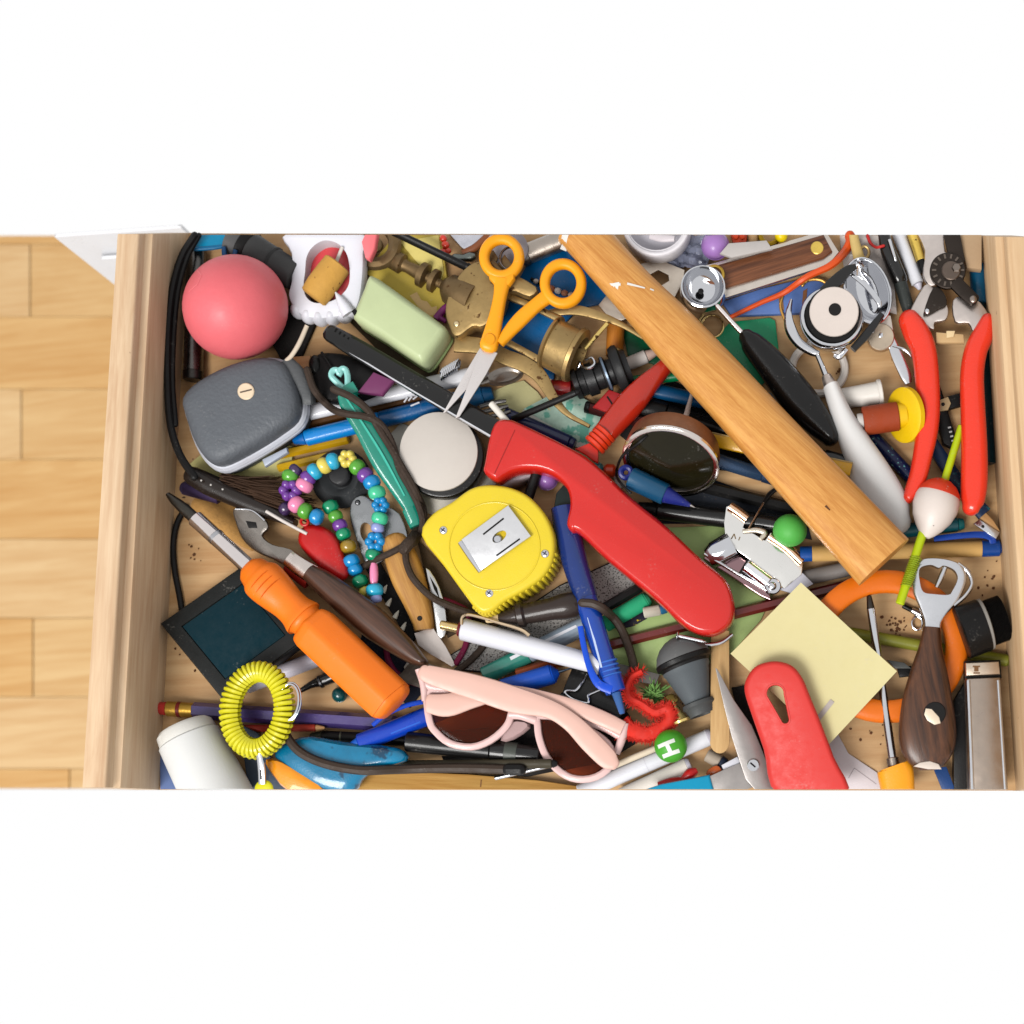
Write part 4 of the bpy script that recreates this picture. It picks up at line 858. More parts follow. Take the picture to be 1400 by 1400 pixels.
# --- suction cup, church key, red charm, pouch of beads
t = T('suction_cup', 'black rubber suction cup with a knob inside the bead bracelet', 'suction cup', tilt=.05)
t.a('dish', lathe((463, 652, -14), (463, 652, 4), [(0, 40), (.15, 41), (.3, 38), (.7, 30), (.85, 27), (.8, 22), (.55, 16)], 40), BLACK(.42, c=(52, 54, 56))); t.a('knob', lathe((466, 651, -6), (466, 651, 12), [(0, 15), (.5, 14), (.8, 15), (.95, 13), (1, 9)], 28), BLACK(.4, c=(40, 40, 42))); t.go()
t = T('can_piercer', 'brushed steel can piercer with an oval hole beside the bead bracelet', 'can piercer', tilt=.08)
t.a('plate', prism(sm([(478, 706), (482, 684), (497, 677), (515, 688), (546, 702), (557, 744), (530, 762), (503, 774), (488, 740)], 3, True), 8, 2.2, holes=[ell(501, 728, 8.5, 14, 20, -12)]), STEEL((150, 152, 154), .28)); t.a('screw', ball(489, 687, 4, 0, rz=2, n=12, m=8), STEEL((90, 90, 92))); t.go()
t = T('zip_strip', 'black zip strip with white teeth beside the wooden handled knife', 'zip', tilt=.08)
t.a('tape', prism([(500, 778), (520, 770), (574, 866), (560, 880)], 6, .6), BLACK(.7))
for (x, y) in ((527, 805), (533, 823), (543, 840), (553, 856)): t.a('tooth', lathe((x-3, y+5, 2), (x+3, y-5, 3), [(0, 3.6), (.6, 2.4), (1, .5)], 8), M((226, 220, 204), .5))
t.go()
T('wire_stick', 'thin white wire beside the red charm', 'wire', tilt=.15).a('wire_stick', sweep([(364, 699, 2.4), (390, 714, 2.4), (420, 730, 2.4)]), M((214, 206, 200), .35)).go()
t = T('red_charm', 'red plastic heart charm hanging from the bead bracelet', 'charm', tilt=.15)
t.a('body', stack(sm([(406, 732), (414, 718), (434, 716), (455, 729), (466, 752), (474, 785), (458, 792), (434, 774), (410, 748)], 3, True), [(4, -16), (0, -10), (0, -6), (3, -1), (9, 2)]), M((186, 22, 22), .35, coat=.2)); t.a('loop', torus(416, 713, 5, 2, z=-1), M((196, 26, 24), .35)); t.go()

# --- green case, cream tin
t = T('toothbrush', 'translucent teal plastic toothbrush with a heart shaped end', 'toothbrush', tilt=.12)
GT = M((26, 150, 128), .18, trans=.35, coat=.6, var=.15, ior=1.4); GO = M((20, 132, 112), .2, coat=.6, var=.12)
t.a('body', sweep([(470, 540, 9), (480, 553, 15), (502, 586, 17), (526, 628, 19), (548, 662, 18), (562, 690, 13), (566, 702, 11)], h=10, e=3.4, n=16), GO)
t.a('ridge', sweep([(476, 546, 1.6, 10), (502, 586, 2, 10.5), (528, 628, 2.2, 10.5), (556, 680, 1.6, 10)], n=6), M((70, 190, 168), .2, coat=.5))
t.a('end_collar', sweep([(562, 696, 12), (568, 710, 12), (572, 720, 11)], h=11, e=3), GO); t.a('neck', sweep([(470, 544, 9, 1), (478, 536, 10, 1), (488, 530, 9, 1)], h=7, e=3), GO)
hp = [(473, 533, 4.2), (461, 523, 4.2), (453, 514, 4.2), (455, 507, 4.2), (461, 506, 4.2), (465, 512, 4.2), (466, 505, 4.2), (472, 505, 4.2), (475, 514, 4.2), (475, 526, 4.2)]
t.a('heart_loop', sweep(hp, h=4, closed=True, n=8, sub=3), M((150, 212, 206), .3)); t.go()
t = T('round_tin', 'round black tin with a flat cream top next to the yellow tape measure', 'tin', tilt=.08)
t.a('base', prism(ell(603, 622, 57, 57, 48), 22, 3, -4), BLACK(.35, .2)); t.a('top', prism(ell(599.5, 617, 53.5, 54, 48), 5, 1.2), M((204, 196, 188), .55, bump=.2, bs=200., var=.05, vs=25.)); t.go()

# --- things under the red knife
T('grey_battery', 'grey metal battery under the curve of the red-handled knife', 'battery', tilt=.08).a('case', cyl((684, 664, 0), (728, 646, 0), 15), STEEL((120, 108, 112), .4)).a('terminal', cyl((726, 647, 0), (733, 644, 0), 6), STEEL()).go()
T('black_rod', 'short black rod under the curve of the red-handled knife', 'rod', tilt=.1).a('rod', cyl((722, 682, 0), (738, 634, 0), 7), BLACK(.4)).a('tip', cyl((722, 682, 0), (719, 690, 0), 6, 3), BLACK(.3)).go()
T('purple_marble', 'lilac ball under the curve of the red-handled knife', 'ball', tilt=0, q=.5).a('purple_marble', join(ball(748, 656, 14.5), torus(748, 656, 14.3, .7)), M((150, 104, 178), .35, coat=.3), rig=(748, 656)).go()
stick('navy_pen', 'navy pen along the upper edge of the red-handled knife', 'pen', (690, 566), (786, 608), [('barrel', 0, .93, 10, 10, NAVY), ('end', .93, 1, 9, 8, NAVY)])
T('small_fork', 'small grey steel fork beside the lollipop stick', 'fork', tilt=.08).a('prongs', join(*[sweep([(656+k*2, 556+k*8, 3), (678+k*4, 550+k*8, 3), (692+k*3, 548+k*7, 2.5)], h=2) for k in range(3)]), STEEL((110, 108, 106), .3)).go()
stick('lollipop_stick', 'short white lollipop stick poking out above the red-handled knife', 'stick', (671, 551), (696, 580), [('stick', 0, .94, 4.6, 4.6, M((228, 222, 212), .6)), ('end', .92, 1, 4.4, 3.6, M((216, 208, 196), .7))], zmin=.022)
stick('black_straw', 'thin black stick from the red-handled knife to the black spool', 'stick', (700, 574), (792, 535), [('stick', 0, .95, 4.5, 4.5, BLACK(.4)), ('end', .94, 1, 4.4, 3.5, BLACK(.5))])

# --- black spool, red handle, magnifier, beads, blue marker
t = T('hose_spool', 'black ribbed plastic hose spool with a wide flange', 'spool', tilt=.1, q=.85)
t.a('drum', lathe((784, 527, 0), (838, 508, 0), [(0, 16), (.03, 20), (.14, 21), (.16, 18), (.3, 18.5), (.33, 22), (.55, 22), (.58, 18), (.75, 18), (.78, 23), (.86, 23), (.9, 18), (1, 18)], 30), BLACK(.35, c=(30, 30, 31)))
t.a('flange', lathe((838, 508, 0), (860, 500, 0), [(0, 18), (.1, 30), (.4, 33), (.6, 32), (.7, 24), (1, 22)], 34), BLACK(.4, c=(34, 34, 35))); t.a('ring', torus(829, 513, 0.1, .1) if False else lathe((827, 512, 0), (831, 510.5, 0), [(0, 22), (.2, 24), (.8, 24), (1, 22)], 30), M((90, 104, 120), .3, .4)); t.go()  # the lighter ring puts the drum's highlight into its colour
T('chrome_wire', 'small bent chrome wire on the black spool', 'wire', tilt=.1).a('chrome_wire', sweep([(789, 505, 1.8), (793, 495, 2), (797, 502, 1.8), (806, 503, 2.2), (813, 497, 2), (809, 489, 1.8), (800, 492, 1.8)], n=6), CHROME(.15)).go()
t = T('tool_handle', 'translucent red plastic handle with ribbed collar beside the magnifier', 'handle', tilt=.12)
RT = M((196, 46, 26), .22, trans=.25, coat=.5, var=.12, ior=1.4)
t.a('handle', sweep([(822, 598, 16), (838, 580, 17), (862, 552, 19), (882, 528, 16, -3), (900, 508, 12, -8), (926, 480, 9, -16)], h=12, e=2.4, n=16), RT)
for k in range(4): t.a('collar_ring', cyl((812+k*4.5, 610-k*5, 0), (816+k*4.5, 605.5-k*5, 0), 16.5), M((214, 56, 24), .3, coat=.3))
t.a('tab', prism([(786, 614), (806, 606), (818, 616), (818, 634), (810, 630), (800, 622)], 6, 1.5, 2), M((214, 50, 36), .35)); t.go()
stick('spike', 'pale tapered spike between the magnifier and the hammer handle', 'spike', (934, 584), (950, 524), [('shaft', 0, .9, 4.5, 2.4, M((206, 186, 176), .5)), ('point', .9, 1, 2.4, .6, M((206, 186, 176), .5))])
t = T('magnifier', 'round dark glass magnifier with a steel rim and copper band lying tilted', 'magnifier', tilt=.04, q=.6)
nn = np.array((-.14, .86, .49)); c0 = np.array((919, 624, 0.))
pA = tuple(c0-nn*22); pB = tuple(c0+nn*8)
t.a('band', lathe(pA, pB, [(0, 58), (.03, 62), (.5, 65), (.95, 66), (1, 64)], 56), M((120, 80, 56), .4, .7, var=.3, vs=90.))
pC = tuple(c0+nn*7); pD = tuple(c0+nn*13); t.a('rim', lathe(pC, pD, [(0, 64), (.1, 67), (.8, 67), (1, 65), (1, 61), (.2, 60)], 56), CHROME(.15, (214, 206, 200)))
pE = tuple(c0+nn*6); pF = tuple(c0+nn*22); t.a('glass', lathe(pE, pF, [(0, 61), (.1, 60.5), (.3, 52), (.5, 42), (.7, 30), (.88, 16), (1, 2)], 56), M((30, 27, 14), .12, var=.2, bump=0.)); t.go()
T('teal_glass_bead', 'small teal bead beside the orange red bead', 'bead', tilt=0, q=.5).a('teal_glass_bead', join(ball(817, 640, 8), torus(817, 640, 7.4, 1)), M((70, 140, 150), .2, coat=.5)).go()
T('orange_bead', 'orange red barrel bead beside the blue marker ring', 'bead', tilt=0, q=.5).a('orange_bead', lathe((826, 643), (842, 644), [(0, 6), (.2, 9), (.8, 9), (1, 6)], 18), M((226, 70, 30), .3, coat=.3)).go()
t = T('blue_paint_marker', 'dark teal blue marker with a cone tip and loop end', 'marker', tilt=.12)
t.a('ring', torus(856, 646, 7, 4), M((24, 34, 110), .35)); t.a('barrel', cyl((862, 653, 0), (910, 676, 0), 15.5, 15), M((14, 74, 108), .32, coat=.2)); t.a('cone', cyl((909, 675.5, 0), (944, 691, 0), 12, 3), M((30, 40, 120), .35)); t.a('nib', cyl((943, 690.5, 0), (950, 694, 0), 2, 1), STEEL()); t.go()
T('paper_bit', 'tiny white paper bit under the blue marker', 'paper', tilt=.05, q=.5).a('paper_bit', prism([(838, 652), (850, 648), (856, 664), (846, 668)], 3, .6), M((222, 216, 210), .6)).go()
T('black_wire', 'thin black wire arching in front of the magnifier', 'wire').a('black_wire', drape([(884, 596), (868, 610), (852, 622), (845, 636), (843, 650), (850, 662), (862, 674)], 2), BLACK(.4), world=True).go()

# --- chrome measuring spoon / baller with black handle, gold ring
T('gold_ring', 'thin gold wire ring beside the chrome ball scoop', 'ring', tilt=.1).a('gold_ring', join(torus(974, 446, 15, 1.6), sweep([(960, 452, 1.4), (956, 440, 1.4), (962, 430, 1.4)])), BRASS((200, 176, 120), .25)).go()
# --- pocket knife
t = T('pocket_knife', 'folding pocket knife with dark wood scales, steel liners and a brass pin', 'pocket knife', tilt=.1)
kb = [(944, 368), (1128, 314), (1147, 344), (1132, 362), (988, 408), (962, 396)]
t.a('liner', prism(kb, 8, 1.2, -1), STEEL((210, 200, 190), .3)); ks = [(952, 372), (1126, 322), (1138, 345), (1126, 354), (990, 396), (966, 388)]
t.a('scale', prism(ks, 12, 3, 6), W((74, 40, 22), (128, 78, 48), 16, 12, 150, .4)); t.a('pin', cyl((1117, 341, 4), (1117, 341, 7), 9, n=24), BRASS((214, 184, 92), .35))
t.a('lanyard_ring', torus(977, 378, 12, 2.4, z=6, a0=200, a1=380), BRASS((196, 160, 70))); t.go()
t = T('ball_scoop', 'chrome ball scoop with a thin stem and glossy black handle', 'scoop', tilt=.1)
t.a('bowl', lathe((960, 400, -26), (962, 396, 14), [(0, 8), (.1, 18), (.3, 28), (.55, 32), (.8, 31.5), (.97, 30), (1, 28), (.9, 27), (.6, 22), (.45, 12), (.42, 3)], 40), CHROME(.08))
t.a('hole', cyl((958, 397, -4), (958, 397, -2.6), 4, n=14), BLACK(.5)); t.a('stem', sweep([(978, 418, 3.4, 8), (1000, 442, 3.6, 6), (1028, 470, 4, 2)]), CHROME(.15, (236, 228, 226)))
t.a('handle', sweep([(1022, 463, 12), (1030, 472, 17), (1058, 503, 22), (1090, 543, 25), (1118, 577, 20), (1134, 597, 13)], h=19, e=2, n=22, r0=True, r1=True), BLACK(.2, .2)); t.go()
t = T('orange_rubber_whip', 'tapered orange rubber cord looping over the pocket knife', 'cord')
t.a('rubber_cord', drape([(998, 434), (1040, 414), (1072, 400), (1104, 378), (1134, 364), (1152, 348), (1162, 332), (1162, 322)], 7, taper=lambda u: .45+.6*u), M((222, 84, 26), .45), world=True); t.go()
T('red_thread', 'thin red thread on the crumpled plastic wrapper', 'thread').a('red_thread', drape([(1186, 322), (1190, 332), (1198, 338), (1208, 336)], 2.2), M((190, 40, 36), .7), world=True).a('strand', drape([(1168, 322), (1172, 336), (1178, 350)], 2), M((170, 60, 40), .7), world=True).go()
t = T('wooden_peg', 'pale wooden peg with a brass eyelet beside the orange cord', 'peg', tilt=.08)
t.a('peg', sweep([(1166, 316, 6), (1170, 336, 7), (1176, 358, 8)], h=5), M((206, 178, 112), .5)); t.a('eyelet', torus(1182, 345, 6, 2.2, 8), BRASS()); t.go()

# --- chrome scoop with white handle
t = T('drink_infuser', 'chrome spherical drink infuser bowl with mirror finish', 'infuser', tilt=.08)
t.a('bowl', stack(ell(1186, 398, 30, 46, 36, -18), [(18, -30, .8), (8, -24), (1, -10), (0, 0), (3, 1), (5, -2), (12, -12), (18, -18, .8)]), CHROME(.06))
t.a('rim', sweep([(x, y, 1.8, 1) for x, y in ell(1186, 398, 30, 46, 36, -18)], n=6, sub=1, closed=True), CHROME(.1)); t.a('inner_blade', sweep([(1164, 376, 3, 3), (1184, 392, 4, 4), (1200, 412, 4, 3), (1203, 420, 3, 1)], h=2), CHROME(.12)); t.go()
T('curtain_ring', 'white plastic curtain ring on the bare drawer bottom', 'ring', tilt=.05, q=.55).a('white_ring_hook', torus(1119, 504, 36, 5.5, 34, h=6, a0=-60, a1=250), M((226, 218, 210), .4, var=.03)).go()
t = T('flared_plug', 'white flared plastic plug beside the yellow spool', 'plug', tilt=.05)
t.a('tube', cyl((1148, 545, 0), (1202, 537.5, 0), 13, 16), M((228, 222, 214), .4, var=.03)); t.a('flange', cyl((1200, 538, 0), (1206, 537, 0), 18.5), M((230, 224, 216), .4)); t.go()
t = T('bobbin', 'brown bobbin with a large yellow flange', 'bobbin', tilt=.03)
t.a('winding', cyl((1180, 576, 0), (1228, 569, 0), 19.5), M((156, 62, 24), .6, bump=.5, bs=1500.)); t.a('hub', cyl((1226, 569, 0), (1240, 567, 0), 17), M((236, 190, 14), .35)); t.a('flange', lathe((1233, 569, 4), (1242, 566.5, -2), [(0, 33), (.2, 37), (.8, 37.5), (1, 35), (1, 30), (.6, 28)], 40), M((240, 198, 22), .35)); t.a('core_end', cyl((1172, 577, 0), (1181, 576, 0), 11), M((216, 212, 206), .5)); t.go()
t = T('swivel_stopper', 'chrome swivel stopper with a cream disc', 'bottle stopper', tilt=.08)
t.a('disc', cyl((1204, 462, -6), (1204, 462, 6), 18.5, n=32), STEEL((196, 180, 160), .35)); t.a('dimple', cyl((1204, 460, 5), (1204, 460, 6.8), 3.4, n=12), CHROME()); t.a('lug', prism([(1202, 446), (1206, 430), (1218, 431), (1222, 452)], 8, 2, 0), STEEL((206, 194, 184), .3))
t.a('lever', sweep([(1216, 460, 6, 0), (1226, 486, 8, 0), (1238, 512, 8, -1), (1242, 524, 5, -2)], h=4, e=3), CHROME(.18)); t.a('bail_wire', sweep([(1220, 474, 1.6, 4), (1238, 480, 1.6, 4), (1250, 496, 1.6, 2), (1250, 516, 1.6, 0)], n=6), CHROME(.15)); t.go()
WHD = M((224, 222, 220), .38, var=.03, coat=.15)
t = T('rotary_sharpener', 'chrome rotary sharpener head with a white disc and tapered white handle', 'sharpener', tilt=.08)
t.a('cup', lathe((1135, 440, -22), (1137, 436, 10), [(0, 20), (.2, 36), (.5, 43), (.9, 44), (1, 42), (.95, 38), (.7, 37), (.65, 3)], 44), CHROME(.1))
t.a('gasket', cyl((1138, 433, 0), (1138, 433, 7), 38.5, n=40), BLACK(.35)); t.a('disc', cyl((1140, 430, 8), (1140, 430, 14), 33.5, n=40), M((216, 204, 196), .4, var=.04)); t.a('hub', cyl((1141, 428, 13), (1141, 428, 16), 8.5, n=24), BLACK(.5))
t.a('claw', sweep([(1082, 411, 2, 2), (1078, 430, 5, 2), (1081, 450, 8, 0), (1092, 468, 7, -2), (1110, 480, 6, -2), (1120, 484, 4, -1)], h=5, n=10), CHROME(.1)); t.a('arm', sweep([(1122, 404, 7, 2), (1140, 388, 9, 2), (1158, 372, 7, 3), (1170, 366, 4, 3)], h=5, e=3), BLACK(.2, .5)); t.a('arm', sweep([(1166, 478, 5, 0), (1186, 456, 6, 0), (1206, 430, 4, 1)], h=5, e=3), BLACK(.2, .5)); t.a('hook', sweep([(1140, 486, 3, 0), (1148, 488, 4, 0), (1158, 478, 3, 0)]), CHROME(.12))
t.a('stem', sweep([(1116, 482, 3.4, 0), (1122, 496, 3.6, 0), (1131, 518, 4.5, 0)]), CHROME(.12)); t.a('ferrule', cyl((1129, 513, 0), (1137, 531, 0), 7, 10), STEEL((190, 178, 170), .4))
t.a('handle', sweep([(1136, 528, 11), (1150, 566, 14.5), (1166, 600, 20), (1186, 640, 27), (1204, 672, 29), (1219, 696, 26), (1228, 712, 18)], h=20, n=20, r1=True), WHD); t.go()

# ================================================================== right: shears, float, opener, lighter
t = T('film_canister', 'ribbed black plastic cap with a grey band by the right wall', 'canister', tilt=.04)
t.a('body', lathe((1313, 866, 0), (1346, 854, 0), [(0, 33), (.05, 37), (.95, 37), (1, 35)], 36), BLACK(.35)); t.a('band', lathe((1344, 854.5, 0), (1350, 852.5, 0), [(0, 34), (.2, 36), (.8, 36), (1, 34)], 36), M((150, 146, 140), .4))
ca = []
for k in range(30): ca += [(k/30, 30.5), ((k+.5)/30, 32)] if k % 2 == 0 else []
t.a('ribbed_cap', lathe((1349, 853, 0), (1374, 844, 0), ca+[(1, 29)], 36), BLACK(.4)); t.go()
t = T('steel_lighter', 'brushed steel lighter with a small engraved emblem against the right wall', 'lighter', tilt=.05)
t.a('body', prism([(1321, 927), (1368, 925), (1379, 1084), (1325, 1084)], 30, 5), STEEL((172, 158, 146), .34)); t.a('top', prism([(1320, 906), (1366, 904), (1368, 922), (1321, 924)], 26, 3, -1), STEEL((206, 190, 172), .35)); t.a('gasket', prism([(1319, 903), (1369, 901), (1371, 926), (1320, 928)], 18, 2, -8), BLACK(.4))
t.a('bright_edge', sweep([(1324, 930, 3, -1), (1330, 1084, 3, -1)], h=2, sub=1), CHROME(.2)); t.a('bright_edge', sweep([(1365, 930, 2.5, -1), (1375, 1084, 2.5, -1)], h=2, sub=1), CHROME(.2))
t.a('emblem', join(strip((1330, 911), (1340, 911), 1.1, lambda x, y: -1.2, 2), strip((1332, 915), (1338, 915), 3, lambda x, y: -1.2, 2), strip((1331, 920), (1340, 920), 1, lambda x, y: -1.2, 2)), M((120, 84, 50), .5)); t.go()
t = T('orange_ring_handle', 'orange plastic oval ring under the wooden handled opener', 'ring handle', tilt=.06)
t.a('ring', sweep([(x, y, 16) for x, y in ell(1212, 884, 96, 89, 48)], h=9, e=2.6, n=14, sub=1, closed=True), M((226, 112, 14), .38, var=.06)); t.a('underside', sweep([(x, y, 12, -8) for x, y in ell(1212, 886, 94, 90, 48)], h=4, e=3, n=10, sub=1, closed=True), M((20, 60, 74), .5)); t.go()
T('key_pin', 'small black and steel pin with a loop beside the float stem', 'pin', tilt=.1).a('pin', cyl((1234, 828, 0), (1264, 843, 0), 3.4), BLACK(.35)).a('sleeve', cyl((1246, 834, 0), (1260, 841, 0), 4.4), CHROME(.2)).a('loop', torus(1254, 852, 7, 1.8, 9), CHROME(.2)).go()
T('black_clip', 'small black and grey clip beside the corner of the sticky note', 'clip', tilt=.08).a('blade', prism([(1212, 902), (1236, 906), (1246, 914), (1224, 914)], 4, 1, 2), M((96, 98, 96), .4)).a('body', prism([(1226, 912), (1246, 910), (1250, 924), (1230, 926)], 8, 2), BLACK(.4)).go()
CH = CHROME(.1)
stick('flat_screwdriver', 'slim chrome screwdriver with a yellow orange handle', 'screwdriver', (1188, 814), (1227, 1084),
      [('tip', 0, .07, 3.5, 5.5, STEEL((70, 66, 62), .35)), ('shaft', .065, .83, 5.8, 6, CHROME(.12)), ('collar', .82, .865, 8.5, 8.5, STEEL((150, 140, 130), .3))], extra=[
      ('handle', sweep([(1222, 1047, 21), (1224, 1054, 25), (1228, 1084, 23)], h=17, e=3.2, n=16), M((244, 160, 28), .35, var=.04))], tilt=.1)
t = T('bottle_opener', 'chrome bottle opener with a dark wooden handle', 'bottle opener', tilt=.12)
ho = sm([(1252, 770), (1268, 763), (1296, 765), (1316, 774), (1322, 792), (1312, 818), (1296, 838), (1287, 852), (1285, 866), (1266, 866), (1263, 848), (1256, 828), (1247, 806), (1245, 786)], 4, True)
hi = sm([(1257, 778), (1272, 773), (1283, 777), (1290, 774), (1304, 780), (1309, 792), (1302, 808), (1296, 814), (1276, 813), (1262, 810), (1257, 796)], 4, True)
t.a('head', prism(ho, 13, 4.5, 5, holes=[hi]), CHROME(.2)); t.a('loop_wire', sweep([(1310, 770, 3, 0), (1324, 782, 3, -1), (1329, 798, 3, -2), (1320, 814, 3, -1), (1304, 828, 3, 0)]), CH); t.a('tooth', sweep([(1292, 776, 3.5, 3), (1286, 790, 4, 2), (1280, 803, 3, 1)], h=3), CH)
DW = W((44, 24, 14), (98, 60, 36), 98, 10, 130, .38, .2, 1.2, coat=.2)
t.a('handle', sweep([(1274, 858, 12, 0, 10), (1272, 884, 16, 0, 13), (1270, 920, 26, 0, 16), (1268, 960, 35, 0, 18), (1268, 1000, 39.5, 0, 18), (1268, 1026, 36, 0, 16), (1268, 1044, 25, 0, 12), (1268, 1053, 10, 0, 7)], e=2.5, n=24), DW)
t.a('magnet_well', cyl((1276, 976, 10), (1276, 976, 18.6), 15.5, n=28), BLACK(.5)); t.a('magnet', stack([(1264, 970), (1272, 971), (1282, 982), (1284, 990), (1276, 992), (1266, 986), (1262, 978)], [(1, 17), (0, 18), (0, 18.8), (1, 19.2)]), M((206, 190, 168), .4, .3))
t.a('end_plate', prism([(1248, 1048), (1256, 1043), (1270, 1041), (1282, 1045), (1286, 1052), (1268, 1052)], 10, 1.5, 14), M((222, 208, 196), .4)); t.go()
# shears
t = T('pruning_shears', 'pruning shears with red handles, silver shanks and a dark gear wheel', 'pruning shears', tilt=.1)
SV = STEEL((202, 192, 186), .36); DK = STEEL((58, 52, 48), .42); RH_ = M((236, 58, 34), .26, coat=.35, var=.05)
t.a('blade', prism(sm([(1254, 314), (1264, 343), (1262, 376), (1274, 392), (1296, 378), (1308, 354), (1292, 344), (1288, 314)], 3, True), 10, 3, 2), SV); t.a('counter_blade', prism([(1288, 314), (1311, 314), (1319, 358), (1310, 372), (1296, 350)], 6, 1.5, 5), DK)
t.a('shank', prism(sm([(1264, 390), (1274, 391), (1292, 412), (1297, 426), (1292, 438), (1278, 441), (1276, 451), (1256, 440), (1240, 437), (1250, 412)], 3, True), 9, 2.5, 1), SV)
t.a('shank', prism(sm([(1303, 410), (1322, 404), (1341, 414), (1356, 440), (1344, 450), (1331, 454), (1324, 442), (1306, 440)], 3, True), 9, 2.5, 1), SV)
t.a('gear', cyl((1295, 373, 2), (1295, 373, 10), 24.5, n=40), DK)
for k in range(14):
    u = k/14*2*math.pi; t.a('gear_tooth', strip((1295+16*math.cos(u), 373+16*math.sin(u)), (1295+22*math.cos(u), 373+22*math.sin(u)), 1.3, lambda x, y: 10, 2, .9), STEEL((110, 100, 92), .4), under='gear')
t.a('washer', cyl((1299, 374, 9), (1299, 374, 13), 13, n=28), STEEL((104, 92, 84), .4)); t.a('nut', cyl((1306, 371, 11), (1306, 371, 16), 6.5, n=6), STEEL((130, 120, 112), .35))
t.a('lever', sweep([(1304, 388, 10, 8), (1318, 402, 10, 8), (1331, 414, 9, 8)], h=4, e=3, r1=True), DK); t.a('lever_rivet', ball(1329, 413, 5.5, 11, rz=3, n=12, m=8), STEEL((150, 138, 130), .3)); t.a('latch', prism(sm([(1276, 394), (1290, 402), (1294, 418), (1284, 424), (1268, 433), (1262, 430)], 3, True), 5, 1.5, 6), DK); t.a('latch_rivet', ball(1267, 428, 4, 7, rz=2.5, n=10, m=8), CH)
t.a('spring', prism([(1280, 453), (1318, 456), (1319, 468), (1280, 468)], 10, 2, -2), M((206, 172, 124), .45)); t.a('spring_notch', prism([(1294, 452), (1306, 452), (1304, 460), (1294, 462)], 4, 1, 0), M((232, 206, 160), .4))
t.a('grip', sweep([(1243, 438, 15), (1252, 454, 18), (1262, 476, 17.5), (1267, 510, 17), (1269, 556, 16.5), (1267, 590, 15.5), (1261, 625, 13.5), (1255, 652, 12.5), (1247, 672, 11), (1241, 681, 8)], h=14, e=2.4, n=18, r0=True, r1=True), RH_)
t.a('grip', sweep([(1350, 440, 11), (1344, 458, 15), (1334, 480, 16), (1329, 512, 16.5), (1330, 556, 17), (1332, 610, 18), (1332, 656, 18.5), (1330, 682, 17), (1328, 692, 13)], h=15, e=2.4, n=18, r0=True, r1=True), RH_); t.go()
# float
t = T('fishing_float', 'white and red fishing float on a lime green stem', 'fishing float', tilt=.08)
LG = M((186, 206, 22), .35, var=.05)
t.a('stem', cyl((1315, 582, 0), (1290, 662, 0), 5.4, n=12), LG); t.a('stem', cyl((1264, 722, 0), (1230, 826, 0), 6.2, n=12), LG)
bo = np.array((1290, 655.)); b1 = np.array((1266, 735.))
pf = [(0, 4), (.03, 12), (.1, 21), (.2, 27.5), (.35, 31.5), (.5, 31.5), (.68, 27), (.83, 19), (.94, 11), (1, 5)]
t.a('body', lathe(tuple(bo), tuple(b1), pf, 32), M((226, 214, 206), .4, var=.04, spots=((60, 50, 44), 300., .27)))
t.a('red_crown', lathe(tuple(bo), tuple(b1), [(0, 4.4), (.03, 12.5), (.1, 21.6), (.2, 28.2), (.27, 30.4), (.272, 28)], 32), M((226, 66, 34), .4, spots=((224, 200, 190), 240., .36)))
cs = [(1252-k*.115+7.5*math.cos(k*.8)*.95, 762+k*.345+7.5*math.cos(k*.8)*.3, 1., 7.5*math.sin(k*.8)) for k in range(118)]
t.a('coil', sweep(cs, n=5, sub=1), M((150, 170, 40), .3, .5)); t.go()

# ================================================================== centre top layer
t = T('rotary_grater', 'chrome rotary cheese grater body with a roller and rivet', 'grater', tilt=.08)
t.a('base', prism([(961, 762), (976, 750), (992, 738), (1046, 772), (1054, 820), (1040, 814)], 16, 2, -6), CHROME(.1, (150, 120, 124)))
t.a('drum_end', lathe((968, 762, -8), (1002, 744, -6), [(0, 14), (.3, 19), (1, 20)], 24), CHROME(.08))
t.a('plate', prism([(990, 716), (993, 694), (1003, 690), (1024, 704), (1016, 722), (1046, 740), (1054, 729), (1099, 768), (1096, 786), (1072, 806), (1060, 792), (1028, 768), (1000, 748), (992, 738)], 4, 1.2, 6), CHROME(.14, (232, 230, 226)))
t.a('rolled_edge', sweep([(998, 694, 7, 6), (1010, 702, 7, 6), (1022, 711, 7, 6)]), CHROME(.1, (226, 190, 160))); t.a('rolled_edge', sweep([(1053, 734, 7.5, 6), (1076, 750, 7.5, 6), (1097, 770, 7.5, 6)]), CHROME(.1, (226, 190, 160)))
t.a('frame_edge', sweep([(963, 758, 2.4, 4), (1000, 780, 2.4, 5), (1038, 802, 2.6, 6), (1048, 808, 2.6, 6)]), CHROME(.12)); t.a('window', prism([(1010, 784), (1022, 764), (1046, 780), (1050, 800), (1040, 800)], 4, .6, 5), BLACK(.5)); t.a('roller', cyl((1020, 774, 4), (1052, 798, 4), 10.5), CHROME(.1, (240, 240, 244)))
t.a('bracket', sweep([(1016, 728, 3, 7), (1034, 726, 4, 8), (1046, 730, 4, 8), (1040, 738, 3, 8)], h=2), STEEL((206, 196, 180), .3)); t.a('rivet_plate', cyl((1057, 803, 6), (1057, 803, 11), 11, n=28), CHROME(.12)); t.a('rivet', ball(1056, 803, 6, 11, rz=4, n=16, m=10), CHROME(.1))
t.a('stamp', join(strip((1000, 738), (1004, 731), .8, lambda x, y: 6, 2, .3, .6), strip((1004, 731), (1006, 738), .8, lambda x, y: 6, 2, .3, .6), strip((1010, 740), (1012, 735), .7, lambda x, y: 6, 2, .3, .6)), M((120, 100, 70), .5)); t.go()
